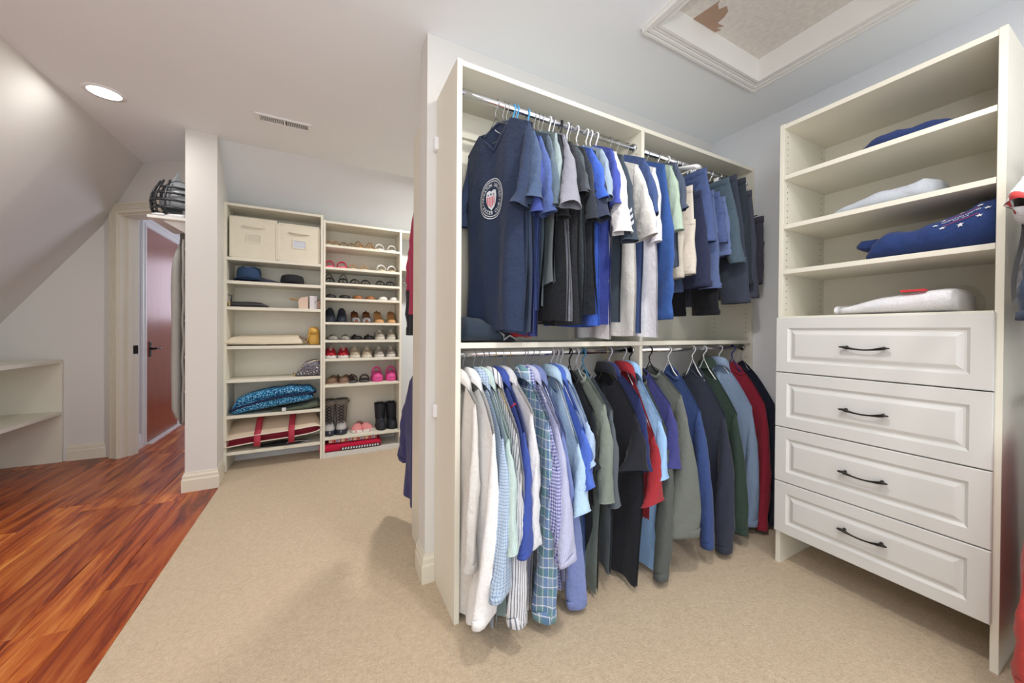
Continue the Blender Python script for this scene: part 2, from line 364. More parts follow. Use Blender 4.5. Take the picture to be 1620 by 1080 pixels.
# attic hatch
mt = MB()
for (w0, w1, dz) in ((0, .05, .008), (.004, .014, .026), (.018, .032, .020), (.036, .046, .014)):
    x0, x1, y0, y1 = 1.277+w0, 2.166-w0, .20+w0, 1.201-w0; X0, X1, Y0, Y1 = 1.277+w1, 2.166-w1, .20+w1, 1.201-w1
    z0, z1 = 2.594-dz, 2.596
    mt.box(x0, x1, Y1, y1, z0, z1).box(x0, x1, y0, Y0, z0, z1).box(x0, X0, Y0, Y1, z0, z1).box(X1, x1, Y0, Y1, z0, z1)
struct('trim_4', mt, TRIMW, 'stepped white moulding round the attic hatch', 'trim')
mr = MB().box(HX0+.001, HX0+.014, HY0+.001, HY1-.001, 2.580, 2.72).box(HX1-.014, HX1-.001, HY0+.001, HY1-.001, 2.580, 2.72).box(HX0+.014, HX1-.014, HY1-.014, HY1-.001, 2.580, 2.72).box(HX0+.014, HX1-.014, HY0+.001, HY0+.014, 2.580, 2.72)
hatch_side = struct('trim_5', mr, TRIMW, 'white inner sides of the attic hatch', 'trim')
hp = thing('attic_hatch_panel', 'rough beige board with a torn brown patch closing the attic hatch', 'panel', (1.72, .7, 2.70))
obj('board', MB().box(HX0, HX1, HY0, HY1, 2.70, 2.715), HATCH, hp, world=True)
TORN = plain('torn_paper_brown', 'a58a76', .9, var=.1)
tp = [(1.555, 1.137), (1.72, 1.137), (1.735, 1.115), (1.70, 1.12), (1.725, 1.095), (1.68, 1.10), (1.675, 1.06), (1.66, 1.035), (1.63, 1.022), (1.615, 1.05), (1.585, 1.035), (1.575, 1.02), (1.568, 1.07)]
obj('torn_patch', MB().prism([(x, y) for x, y in tp], 2.698, 2.702), TORN, hp, world=True, label='torn brown paper patch')
# recessed light and vent
rl = thing('recessed_light', 'round recessed ceiling light glowing above the wood floor', 'light', (-1.213, 3.115, T(3.115)))
def disk_ring(r0, r1, z0, z1, n=32): return MB().lathe([(r0, z0), (r1, z0), (r1, z1), (r0, z1), (r0, z0)], n)
tilt = math.atan(.035)
for nm, mb, mat in (('trim_ring', disk_ring(.074, .094, -.006, .004), WHITEP), ('lens', MB().lathe([(0.0001, -.0025), (.05, -.003), (.075, -.001), (.075, .003)], 32), m_emit('lit_lens', (1, .98, .95, 1), 9))):
    o = obj(nm, mb, mat, rl, True); o.rotation_euler.x = tilt
for i, (x, y, z, e) in enumerate(LIGHTS[1:]):
    o = thing('recessed_light', 'recessed ceiling light outside the picture, '+['over the wood floor', 'before the drawers', 'between the drawers and the big closet', 'behind the dividing wall'][i], 'light', (x, y, T(y)))
    obj('trim_ring', disk_ring(.074, .094, -.006, .004), WHITEP, o, True); obj('lens', MB().lathe([(0.0001, -.0025), (.05, -.003), (.075, -.001), (.075, .003)], 32), MATS.get('lit') or m_emit('lit_lens', (1, .98, .95, 1), 9), o, True)
vt = thing('ceiling_vent', 'white ceiling vent with dark narrow louvres', 'vent', (-.262, 2.955, T(2.955))); vt.rotation_euler.x = tilt
vf = MB(); W2, D2 = .165, .058
for x0, x1, y0, y1 in ((-W2, W2, -D2, -D2+.02), (-W2, W2, D2-.02, D2), (-W2, -W2+.022, -D2+.02, D2-.02), (W2-.022, W2, -D2+.02, D2-.02), (-.006, .006, -D2+.02, D2-.02)): vf.box(x0, x1, y0, y1, -.009, .001)
obj('frame', vf, WHITEP, vt, bevel=.002)
obj('duct', MB().box(-W2+.01, W2-.01, -D2+.01, D2-.01, -.0015, .002), DARK, vt)
sl = MB()
for k in range(26):
    x = -.138+k*.01104
    if abs(x) > .008: sl.add([(x-.002, -.038, -.007), (x+.003, -.038, -.0015), (x+.003, .038, -.0015), (x-.002, .038, -.007), (x-.0008, -.038, -.0075), (x+.0042, -.038, -.0015), (x+.0042, .038, -.0015), (x-.0008, .038, -.0075)], [(0, 1, 2, 3), (4, 5, 6, 7), (0, 4, 7, 3), (0, 1, 5, 4), (2, 3, 7, 6)])
o = obj('louvres', sl, WHITEP, vt); o['kind'] = 'stuff'
# ---------------------------------------------------------------- cabinets
# low shelf under the left slope
ls = thing('low_shelf_unit', 'cream two-shelf unit built under the left slope', 'shelf', (-2.39, 3.5, 0))
obj('end_panel', MB().box(-2.69, -2.09, 4.675, 4.695, 0, .905), CAB, ls, world=True, bevel=.0015)
obj('shelf', MB().box(-2.69, -2.09, 2.4, 4.675, .885, .915), CAB, ls, world=True, bevel=.0015)
obj('shelf', MB().box(-2.69, -2.09, 2.4, 4.675, .425, .452), CAB, ls, world=True, bevel=.0015)
obj('back_panel', MB().box(-2.699, -2.69, 2.4, 4.675, .452, .885), CAB, ls, world=True)
# drawer cabinet against the right wall
dr = thing('drawer_cabinet', 'tall white cabinet with open shelves above four raised-panel drawers', 'cabinet', (2.31, .68, 0))
fx, bx = 2.093, 2.531
for y0, y1 in ((.32, .34), (1.003, 1.023)): obj('side_panel', MB().box(fx, bx, y0, y1, .006, 2.275), CAB, dr, world=True, bevel=.0012)
obj('top_panel', MB().box(fx+.001, bx, .34, 1.003, 2.25, 2.272), CAB, dr, world=True, bevel=.0012)
obj('back_panel', MB().box(bx-.006, bx, .34, 1.003, .17, 2.25), CAB, dr, world=True)
for z in (1.998, 1.744, 1.512): obj('shelf', MB().box(fx+.001, bx-.006, .341, 1.002, z-.011, z+.011), CAB, dr, world=True, bevel=.0012)
obj('shelf', MB().box(fx-.002, bx-.006, .341, 1.002, 1.262, 1.284), CAB, dr, world=True, bevel=.0012, label='shelf just above the drawers')
obj('carcase_bottom', MB().box(fx+.002, bx-.006, .341, 1.002, .18, .198), CAB, dr, world=True)
def panel_front(mb, x, y0, y1, z0, z1):   # raised panel front, facing -x
    def ring(ins, d): return [(x-d, y0+ins, z0+ins), (x-d, y1-ins, z0+ins), (x-d, y1-ins, z1-ins), (x-d, y0+ins, z1-ins)]
    rs = [ring(0, 0), ring(0, .016), ring(.003, .019), ring(.052, .019), ring(.062, .0095), ring(.068, .0095), ring(.084, .018), ring(.088, .0185)]
    mb.loft(rs, True, True, True)
for z0, z1 in ((1.0, 1.276), (.72, .9955), (.44, .7155), (.176, .4355)):
    m = MB(); panel_front(m, fx, .3365, 1.0225, z0, z1); d = obj('drawer', m, CABW, dr, world=True)
    zc = z0+.138 if z0 > .2 else z0+.142
    hm = MB(); xs = fx-.0185
    hm.tube([(xs-.02, .607+.137*t, zc - .010*math.sin(PI*t)) for t in [i/10 for i in range(11)]], [.0055, .0065, .005, .0038, .0036, .0036, .0036, .0038, .005, .0065, .0055], 8)
    for yy in (.615, .736): hm.tube([(xs+.001, yy, zc), (xs-.02, yy, zc)], [.007, .0045], 8)
    for yy in (.609, .742): hm.lathe([(.001, -.004), (.009, -.003), (.0115, 0), (.009, .003), (.001, .004)], 10, (xs-.02, yy, zc), 1, 1.5)
    obj('handle', hm, BRONZE, d, True, world=True, label='dark bronze bow handle')
pm = MB()
for z in [1.32+.032*i for i in range(29)]:
    for y, s in ((1.0028, 1), (.3402, -1)):
        for x in (fx+.035, bx-.045): pm.box(x-.0025, x+.0025, y-.0006, y+.0006, z-.0025, z+.0025)
o = obj('shelf_pin_holes', pm, DARK, dr, world=True); o['kind'] = 'stuff'
# big hanging closet
hc = thing('hanging_closet', 'cream double-hang closet full of clothes against the dividing wall', 'closet', (1.5, 1.54, 0))
cf, cb = 1.386, 1.688
for x0, x1 in ((.463, .485), (2.512, 2.533)): obj('side_panel', MB().box(x0, x1, cf, cb, .006, 2.295), CAB, hc, world=True, bevel=.0012)
obj('divider', MB().box(1.488, 1.51, cf+.001, cb, 1.15, 2.27), CAB, hc, world=True, bevel=.0012)
obj('divider', MB().box(1.488, 1.51, cf+.001, cb, .006, 1.125), CAB, hc, world=True, bevel=.0012)
obj('top_panel', MB().box(.485, 2.512, cf+.001, cb, 2.27, 2.292), CAB, hc, world=True, bevel=.0012)
obj('middle_shelf', MB().box(.485, 2.512, cf+.001, cb, 1.126, 1.149), CAB, hc, world=True, bevel=.0012)
obj('back_panel', MB().box(.485, 2.512, cb-.005, cb, 1.149, 2.27), CAB, hc, world=True)
obj('hanging_rail', MB().box(.486, 1.487, cb-.02, cb-.005, 2.14, 2.24).box(1.511, 2.511, cb-.02, cb-.005, 2.14, 2.24), CAB, hc, world=True, bevel=.001)
YR = 1.44
for x0, x1 in ((.485, 1.488), (1.51, 2.512)):
    for z in (2.2, 1.10):
        rod = obj('closet_rod', MB().tube([(x0+.002, YR, z), (x1-.002, YR, z)], .0125, 16, flat=1.25), CHROME, hc, True, world=True, label='chrome rod')
        for x, s in ((x0, 1), (x1, -1)): obj('rod_socket', MB().tube([(x, YR, z), (x+s*.012, YR, z)], .021, 14), CHROME, rod, True, world=True)
for z in (.82, 2.075): obj('bracket', MB().box(.446, .464, 1.655, 1.689, z-.03, z+.03), WHITEP, hc, world=True, bevel=.003)
pm = MB()
for z0, z1 in ((.2, 1.05), (1.2, 2.2)):
    z = z0
    while z < z1:
        for x in (2.5117, 1.5103, 1.4877):
            for y in (cf+.035, cb-.045): pm.box(x-.0006, x+.0006, y-.0025, y+.0025, z-.0025, z+.0025)
        z += .032
o = obj('shelf_pin_holes', pm, DARK, hc, world=True); o['kind'] = 'stuff'
# closet on the other side of the dividing wall
rc = thing('rear_closet', 'cream closet on the far side of the dividing wall', 'closet', (1.4, 1.98, 0))
obj('side_panel', MB().box(.447, .468, 1.822, 2.115, .006, 2.31), CAB, rc, world=True, bevel=.0012)
obj('top_panel', MB().box(.468, 2.53, 1.822, 2.114, 2.285, 2.307), CAB, rc, world=True, bevel=.0012)
obj('middle_shelf', MB().box(.468, 2.53, 1.822, 2.114, 1.126, 1.149), CAB, rc, world=True, bevel=.0012)
for z in (2.2, 1.06): obj('closet_rod', MB().tube([(.47, 2.06, z), (2.53, 2.06, z)], .0125, 14), CHROME, rc, True, world=True)
# back shelf towers
SF, SB = 3.732, 4.036
tl = thing('shelf_tower', 'taller left shelf tower holding bins, hats and bags', 'shelf', (-.39, 3.88, 0))
def SH(parent, x0, x1, z, th=.026): return obj('shelf', MB().box(x0, x1, SF+.001, SB-.004, z-th, z), CAB, parent, world=True, bevel=.0012)
obj('side_panel', MB().box(-.757, -.735, SF, SB, .006, 2.25), CAB, tl, world=True, bevel=.0012)
obj('side_panel', MB().box(-.048, -.028, SF, SB, .006, 2.25), CAB, tl, world=True, bevel=.0012)
obj('top_panel', MB().box(-.735, -.048, SF+.001, SB, 2.228, 2.248), CAB, tl, world=True, bevel=.0012)
obj('back_panel', MB().box(-.735, -.048, SB-.004, SB, .16, 2.228), CAB, tl, world=True)
LZ = [1.80, 1.604, 1.386, 1.055, .772, .471, .166]
for z in LZ: SH(tl, -.735, -.048, z)
tr = thing('shelf_tower', 'shoe shelf tower with nine rows right of the bins', 'shelf', (.31, 3.88, 0))
obj('side_panel', MB().box(-.026, -.008, SF, SB, .006, 2.21), CAB, tr, world=True, bevel=.0012)
obj('side_panel', MB().box(.655, .676, SF, SB, .006, 2.21), CAB, tr, world=True, bevel=.0012)
obj('top_panel', MB().box(-.008, .655, SF+.001, SB, 2.184, 2.205), CAB, tr, world=True, bevel=.0012)
obj('back_panel', MB().box(-.008, .655, SB-.004, SB, .01, 2.184), CAB, tr, world=True)
RZ = [1.987, 1.780, 1.637, 1.494, 1.268, 1.101, .926, .683, .192]
for z in RZ: SH(tr, -.008, .655, z, .022)
obj('toe_kick', MB().box(-.008, .655, SF+.005, SB-.004, .006, .052), CABW, tr, world=True, bevel=.0015)
th_ = thing('hanging_section', 'cream hanging section with a rod right of the shoe tower', 'closet', (1.2, 3.88, 0))
obj('top_panel', MB().box(.676, 2.53, SF+.001, SB, 2.184, 2.205), CAB, th_, world=True, bevel=.0012)
obj('shelf', MB().box(.676, 2.53, SF+.001, SB, 1.80, 1.826), CAB, th_, world=True, bevel=.0012)
obj('closet_rod', MB().tube([(.678, 3.86, 1.70), (2.53, 3.86, 1.70)], .0125, 14), CHROME, th_, True, world=True)
obj('side_panel', MB().box(2.51, 2.531, SF, SB, .006, 2.205), CAB, th_, world=True)
# rod in the corner right of the drawers
rr = thing('corner_hanging_rail', 'chrome rail for clothes right of the drawer cabinet', 'rail', (2.25, -.2, 1.75))
for z in (1.83, .95):
    obj('closet_rod', MB().tube([(2.534, .272, z), (2.2, .272, z), (2.2, -.7, z)], .0125, 14), CHROME, rr, True, world=True)
obj('side_panel', MB().box(2.1, 2.531, -.722, -.70, .006, 2.275), CAB, rr, world=True)
# ---------------------------------------------------------------- clothes on hangers
HCOL = {'wire': ('b9bcc0', .25, .9), 'gold': ('c9b072', .3, .8), 'white': ('eceef0', .35, 0), 'whitebroad': ('eceef0', .35, 0), 'grey': ('b4b3bb', .4, 0), 'black': ('1b1c20', .4, 0),
        'teal': ('2f7ea6', .35, 0), 'plasticblue': ('4aa0d8', .35, 0), 'purple': ('3c3c92', .35, 0), 'clip': ('26282c', .4, 0), 'woodclip': ('b5714c', .45, 0), 'wood': ('c9a878', .45, 0)}
HNAME = {'wire': 'thin wire hanger', 'gold': 'gold wire hanger', 'white': 'white plastic hanger', 'whitebroad': 'broad white plastic hanger', 'grey': 'grey tubular hanger', 'black': 'black velvet hanger', 'teal': 'teal plastic hanger',
         'plasticblue': 'sky blue plastic hanger', 'purple': 'purple plastic hanger', 'clip': 'black clip hanger with white clips', 'woodclip': 'wooden clip hanger', 'wood': 'wooden hanger'}
def hanger(X, rz, zrod, kind, half, zsh, what, kf=1.0, Y=YR, arm=None):
    """zsh: height of the hanger's arm ends below the rod"""
    hx, ro, me = HCOL[kind]; mat = plain('hanger_'+kind, hx, ro, me, var=0)
    r = {'wire': .0016, 'gold': .0016}.get(kind, .0042)
    lab = (HNAME[kind]+' holding the '+what).split()
    while len(lab) > 16 or lab[-1] in ('a', 'the', 'with', 'of', 'in', 'and', 'by', 'its', 'whose', 'from', 'at', 'on', 'to', 'under'): lab = lab[:-1]
    t = thing('hanger', ' '.join(lab), 'hanger', (X, Y, zrod), rz, 'hangers on the closet rails')
    R = .019; ra = min(r, .0032)
    hk = [(0, -R*math.cos(a), R*math.sin(a)-.004) for a in [math.radians(d) for d in range(200, -46, -18)]]
    hk = [(0, y, z) for _, y, z in hk] + [(0, .004, -.042), (0, 0, -.062)]
    mh = MB().tube(hk, r*.9, 7)
    obj('hook', mh, WHITEP if kind in ('whitebroad',) else (CHROME if kind in ('clip', 'woodclip', 'wood') else mat), t, True)
    m = MB()
    if kind in ('clip', 'woodclip'):
        zb = min(-.085, zsh)
        m.tube([(0, 0, -.06), (0, 0, zb)], r, 7).tube([(0, -half, zb), (0, half*kf, zb)], r if kind == 'clip' else .011, 8)
        obj('bar', m, mat, t, True)
        for y in (-half*.72, half*.72*kf):
            obj('clip', MB().box(-.009, .009, y-.014, y+.014, zb-.034, zb+.01), WHITEP if kind == 'clip' else BLACKP, t, bevel=.003)
    else:
        zc = -.065
        if kind == 'whitebroad':
            for s, q in ((-1, 1), (1, kf)):
                m.tube([(0, 0, zc), (0, s*half*.5*q, zc-.03), (0, s*half*q, zsh)], [.016, .026, .032], 10, flat=.35)
        elif True:
            am = arm or (lambda q: lerp(zc, zsh, q*1.05))
            m.tube([(0, -half*.98, zsh), (0, -half*.9, am(.9)), (0, -half*.65, am(.65)), (0, -half*.4, am(.4)), (0, -half*.2, am(.2)), (0, 0, zc), (0, half*.2*kf, am(.2)), (0, half*.4*kf, am(.4)), (0, half*.65*kf, am(.65)), (0, half*.9*kf, am(.9)), (0, half*.98*kf, zsh)], ra, 7)
        m.tube([(0, -half*.98, zsh), (0, half*.98*kf, zsh-.002)], ra, 7)
        obj('arms', m, mat, t, True)
    return t
PADS = {'tee': (.011, .02, .07), 'vtee': (.011, .02, .085), 'polo': (.013, .022, .07), 'dress': (.013, .02, .06), 'long': (.013, .02, .065), 'sweat': (.02, .03, .075), 'hood': (.02, .03, .075)}
def garment(row, typ, col, pat, hkind, name, label, X, deg, Ss, Sz, SE, SI, H, Y=YR, zrod=None, extra=None, group=None, lift=0.0, hang=True):
    if zrod is None: zrod = {'U': 2.2, 'L': 1.10}[row]
    rnd = random.Random(int(X*1000)+len(label)); ph = [rnd.uniform(0, 6.28) for _ in range(6)]
    th = math.radians(deg); zlow = min(H[2], SE[2]); td, sd, rn = PADS[typ]
    mat = cloth(col, pat)
    SE = tuple(SE); SI = (min(max(SI[0], SE[0]-.17), SE[0]+.03), max(-.19, min(.03, SI[1])), SI[2]-.004)
    H = (min(H[0], SE[0]-.02, .27), max(-.05, min(.02, H[1])), H[2])
    Hs = max(H[0], Ss*.86)
    far = max(Ss, SE[0]); kf = min(1.0, .226/far)
    root = thing(name.replace('-', '_').replace(' ', '_'), label, name, (X, Y, zlow), th, group)
    zc = min(Sz+.10, zrod-.07) if row == 'U' else zrod-.078
    if typ == 'vtee': rn = .105
    def P(s, n, z): return (n, -s if s >= 0 else -s*kf, z-zlow)
    dip = {'tee': .055, 'vtee': .14, 'polo': .085, 'dress': .07, 'long': .05, 'sweat': .055, 'hood': .07}[typ]
    def ridge(s):
        a = abs(s)/Ss; return zc-(zc-Sz)*(a**1.25)
    def W(v):
        if v < .22: return lerp(Ss, max(Ss*.92, Hs*.93), v/.22)
        return lerp(max(Ss*.92, Hs*.93), Hs, (v-.22)/.78)
    NU, NV = 22, 18; FA = .015 if typ == 'vtee' else .011
    def sheet(side):
        vs, uv = [], []
        for j in range(NV+1):
            v = (j/NV)**1.15
            for i in range(NU+1):
                c = -1+2*i/NU; s = W(v)*c; s0 = Ss*c
                top = ridge(s0)
                if abs(s0) < rn:
                    q = abs(s0)/rn
                    d = (dip*(1-q) if typ == 'vtee' else dip*math.sqrt(max(0, 1-q*q))) if side < 0 else .014*(1-q*q)
                    top -= d
                hem = H[2] + (.035*abs(c)**3 if typ == 'dress' else 0) + .006*math.sin(3*c+ph[0])
                z = lerp(top, hem, v)
                env = math.sqrt(max(0, 1-c*c))
                n = side*(td*env*(.3+.7*min(1, v*4))+.0055)
                n += FA*(v**.8)*(math.sin(26*s+ph[1]+1.2*v)+.6*math.sin(47*s+ph[2]-2*v)) + .004*math.sin(9*v+ph[3]+6*c)
                n += H[1]*v*v*(c+1)/2
                vs.append(P(s, n, z)); uv.append((s, z))
        fs = [(j*(NU+1)+i, j*(NU+1)+i+1, (j+1)*(NU+1)+i+1, (j+1)*(NU+1)+i) for j in range(NV) for i in range(NU)]
        return vs, fs, uv
    body = MB(); body.add(*sheet(-1)); body.add(*sheet(1))
    bo = obj('body', body, mat, root, True)
    # neckline band or collar
    def neck(side, n=9):
        out = []
        for i in range(n):
            s = -rn+2*rn*i/(n-1); q = abs(s)/rn
            d = (dip*(1-q) if typ == 'vtee' else dip*math.sqrt(max(0, 1-q*q))) if side < 0 else .014*(1-q*q)
            out.append((s, side*(td*math.sqrt(max(0, 1-(s/Ss)**2))*.35+.004), ridge(s)-d))
        return out
    if typ in ('tee', 'vtee', 'long', 'sweat'):
        loop = neck(-1) + neck(1)[::-1][1:-1]
        w = .009 if typ != 'sweat' else .013
        ring = []
        for s, n, z in loop: ring.append([P(s, n-.0025*(1 if n > 0 else -1)*-1, z+w*.35), P(s*(1.1), n*1.25, z-w*1.1)])
        k = len(ring); m = MB(); m.add([p for r in ring for p in r], [(2*i, 2*((i+1) % k), 2*((i+1) % k)+1, 2*i+1) for i in range(k)])
        obj('neck_band', m, mat, root, True, solid=.004)
    elif typ in ('dress', 'polo'):
        # stand and folded leaf, open at the front
        a = [math.radians(d) for d in range(-205, 26, 14)]; r1 = rn*.92; m = MB(); rows = [[], [], [], []]
        for i, g in enumerate(a):
            c_, s_ = math.cos(g), math.sin(g); e = abs(i/(len(a)-1)*2-1)
            base = zc-.012-.05*e**3
            zz = base+.034
            drop = .05+.022*e**4
            for k2, (rr, z, nn) in enumerate(((r1, base, .028), (r1*.95, zz, .030), (r1*1.04, zz-.004, .036), (r1*1.22, zz-drop, .046+.012*e))):
                rows[k2].append(P(rr*c_, -rr/rn*nn*s_ if 0 else nn*(-s_ if 1 else s_)*-1, z))
        m.loft(rows, close=False)
        obj('collar', m, mat, root, True, solid=.003)
    if typ == 'hood':
        m = MB(); rings = []
        for j in range(7):
            t = j/6; rr = rn*(.8+.15*math.sin(PI*t)); z = zc-.035+.05*t
            rings.append([P(rr*math.cos(2*PI*k/14)*(1-.45*t*t), .02+.026*math.sin(2*PI*k/14)*(1-.5*t)+.012*t, z+.012*math.sin(2*PI*k/14)) for k in range(14)])
        obj('hood', m.loft(rings, True, False, True), mat, root, True)
    if typ in ('dress', 'polo'):
        L = .95 if typ == 'dress' else .3
        m = MB(); k = 14; vs = []
        for i in range(k+1):
            v = .02+L*(i/k)
            z = lerp(zc-dip, H[2]+.006*math.sin(ph[0]), v)
            vv = v**1.0
            f = lambda s: -(td*(.3+.7*min(1, v*4))+.0065) + .011*(v**.8)*(math.sin(26*s+ph[1]+1.2*v)+.6*math.sin(47*s+ph[2]-2*v)) + .004*math.sin(9*v+ph[3]) + H[1]*v*v*.5
            vs += [P(-.013, f(-.013), z), P(.013, f(.013), z)]
        m.add(vs, [(2*i, 2*i+1, 2*i+3, 2*i+2) for i in range(k)])
        pk = obj('placket', m, mat, root, True, solid=.003)
        bt = None
        for i in range(1, 8 if typ == 'dress' else 3):
            j = int(i*k/(7.4 if typ == 'dress' else 3)); p0 = vs[2*j]; p1 = vs[2*j+1]
            c0 = Vector(p0)*.5+Vector(p1)*.5
            if bt is None:
                bm_ = MB().tube([(-.0045, 0, 0), (.0, 0, 0)], .0055, 10).mesh('button', plain('shirt_button', 'dcdad6', .3, var=0)); bt = bm_
            b = bpy.data.objects.new('button', bt); C.objects.link(b); b.parent = pk; b.location = c0
    # sleeves: lofts from the armhole to the cuff
    longs = SE[2] < Sz-.42
    for s_ in (1, -1):
        if s_ < 0 and X < .53: continue
        R = 18 if longs else 10; K = 16; rings = []; uvs = []
        O0 = Vector((Ss-.004, 0, Sz+.004)); I0 = Vector((Ss*.86, 0, Sz-(.20 if typ in ('tee', 'vtee', 'polo') else .22)))
        O1 = Vector((SE[0], SE[1], SE[2])); I1 = Vector((SI[0], SI[1], SI[2]))
        if longs: O1.y = O1.y if s_ > 0 else 0; I1.y = I1.y if s_ > 0 else -.02
        for j in range(R+1):
            t = j/R
            bulge = .022*math.sin(PI*min(1, t*1.15)) if not longs else .03*math.sin(PI*t)
            o = O0.lerp(O1, t) + Vector((bulge*.8, 0, bulge*.35)); i_ = I0.lerp(I1, t) + Vector((0, 0, -.01*math.sin(PI*t)))
            if longs:   # the cuff draws in
                w = 1-.28*max(0, (t-.82)/.18) if typ != 'dress' else 1-.12*max(0, (t-.9)/.1)
                mid = (o+i_)*.5; o = mid+(o-mid)*w; i_ = mid+(i_-mid)*w
            mid = (o+i_)*.5; a = (o-i_)*.5
            if a.length < .03: a = a.normalized()*.03 if a.length > 1e-4 else Vector((.03, 0, 0))
            tang = ((O1-O0)+(I1-I0)).normalized(); b = a.cross(tang)
            b = b.normalized() if b.length > 1e-5 else Vector((0, 1, 0))
            dep = lerp(sd*.55, sd*(1.0 if not longs else 1.15), min(1, t*2.2))
            ring = []
            for k in range(K):
                g = 2*PI*k/K; ca, sa = math.cos(g), math.sin(g)
                p = mid + a*ca + b*(sa*dep)
                fo = .005*math.sin(11*t+3*ca+ph[4])*min(1, 3*t) + (.006*math.sin(34*t+2*g+ph[5])*(t if longs else .4))
                p = p + b*fo + a.normalized()*fo*.4
                ring.append(P(p.x*s_ if s_ > 0 else -abs(p.x), p.y, p.z)); uvs.append((p.x+p.y+sa*.02, p.z))
            rings.append(ring)
        m = MB().loft(rings, True, False, False, uvs)
        so = obj('sleeve', m, mat, root, True)
        if s_ > 0 or longs:   # hem band or cuff
            R0 = rings[-2 if not longs else -3]; R1 = rings[-1]
            cen0 = sum((Vector(p) for p in R0), Vector())/K; cen1 = sum((Vector(p) for p in R1), Vector())/K
            h0 = .80 if not longs else .45
            if 'red hem' in label: R0 = rings[-4]; cen0 = sum((Vector(p) for p in R0), Vector())/K; h0 = .25
            band = []
            for tt, gr in ((h0, 1.012), (h0+.02, 1.06), (1.0, 1.06), (1.015, 1.0)):
                band.append([tuple(lerp(cen0, cen1, tt) + (lerp(Vector(p), Vector(q), tt)-lerp(cen0, cen1, tt))*gr) for p, q in zip(R0, R1)])
            obj('cuff' if longs else 'sleeve_hem', MB().loft(band, True), mat, so, True)
    hf = Ss*.88
    if hang: hanger(X, th, zrod, hkind, hf, ridge(hf)-zrod-.02, label, kf, Y, lambda q: min(-.066, ridge(hf*q)-zrod-.02-.004*q))
    if extra: extra(root, P, dict(td=td, zc=zc, H=H, ph=ph, Ss=Ss, mat=mat, zlow=zlow))
    return root
def shorts(row, typ, col, pat, hkind, name, label, X, deg, Ss, Sz, SE, SI, H, Y=YR, zrod=2.2):
    th = math.radians(deg); zl = SE[2]; mat = cloth(col); rnd = random.Random(int(X*977)); ph = rnd.uniform(0, 6)
    hw = Ss; kf = min(1, .22/hw)
    root = thing('shorts' if name == 'shorts' else 'trousers', label, name, (X, Y, zl), th)
    zt = Sz; crotch = zt-.45*(zt-zl)
    ins = min(SE[0]-.075, max(SI[0], SE[0]-.17, .02))
    def P(s, n, z): return (n, -s if s >= 0 else -s*kf, z-zl)
    K = 20; m = MB(); rings = []
    for j in range(7):
        t = j/6; z = lerp(zt, crotch, t); w = lerp(hw*.93, lerp(hw, SE[0], .5), t); d = lerp(.012, .03, t)
        rings.append([P(w*math.cos(2*PI*k/K), d*math.sin(2*PI*k/K)+.005*math.sin(20*w*math.cos(2*PI*k/K)+ph+t*2)*t, z+.004*math.cos(2*PI*k/K)) for k in range(K)])
    obj('seat', m.loft(rings, True), mat, root, True)
    band = [[P(hw*.95*math.cos(2*PI*k/K), (.0145 if i else .0155)*math.sin(2*PI*k/K), z) for k in range(K)] for i, z in enumerate((zt+.003, zt-.036))]
    obj('waistband', MB().loft(band, True), mat, root, True, solid=.003)
    for s_ in (1, -1):
        m = MB(); rings = []
        for j in range(9):
            t = j/8; z = lerp(crotch+.03, zl, t)
            o = lerp(lerp(hw, SE[0], .45), SE[0], t); i_ = lerp(.005, ins if s_ > 0 else .03, t)
            mid, a = (o+i_)/2, (o-i_)/2; d = lerp(.027, .034, t)
            rings.append([P(s_*(mid+a*math.cos(2*PI*k/K)), d*math.sin(2*PI*k/K)+.006*math.sin(9*t+ph+3*math.cos(2*PI*k/K)), z) for k in range(K)])
        leg = obj('leg', m.loft(rings, True), mat, root, True)
        c0 = [sum(p[i] for p in rings[-1])/K for i in range(3)]
        hem = [[tuple(c0[i]+(p[i]-c0[i])*g if i < 2 else p[i]+dz for i in range(3)) for p in rings[-1]] for dz, g in ((.028, 1.0), (.026, 1.04), (.0, 1.04), (-.002, .99))]
        obj('leg_hem', MB().loft(hem, True), mat, leg, True)
    zh = zt-zrod
    hanger(X, th, zrod, hkind, hw*(.72 if hkind != 'whitebroad' else 1.12), zh+.016 if hkind != 'whitebroad' else -.125, label, kf, Y)
    for s_ in ((.5,) if hkind == 'whitebroad' else ()):
        pass
    return root
# lettering and the crest on the first t-shirt
def text_mesh(body, size, depth=.0006, align='CENTER'):
    cu = bpy.data.curves.new('lettering', 'FONT'); cu.body = body; cu.size = size; cu.extrude = depth; cu.align_x = align; cu.align_y = 'CENTER'; cu.resolution_u = 3; cu.offset = size*.012
    o = bpy.data.objects.new('lettering', cu); C.objects.link(o)
    me = bpy.data.meshes.new_from_object(o.evaluated_get(bpy.context.evaluated_depsgraph_get()))
    vs = [tuple(v.co) for v in me.vertices]; fs = [tuple(p.vertices) for p in me.polygons]
    bpy.data.objects.remove(o); bpy.data.curves.remove(cu); bpy.data.meshes.remove(me)
    return vs, fs
PRINTW = plain('print_white', 'dcdfe6', .7, var=0); PRINTR = plain('print_red', 'd8606a', .7, var=0); PRINTN = plain('print_navy', '1c2844', .7, var=0)
def star(cx, cy, r, n=5, rot=PI/2): return [(cx+(r if i % 2 == 0 else r*.42)*math.cos(rot+PI*i/n), cy+(r if i % 2 == 0 else r*.42)*math.sin(rot+PI*i/n)) for i in range(2*n)]
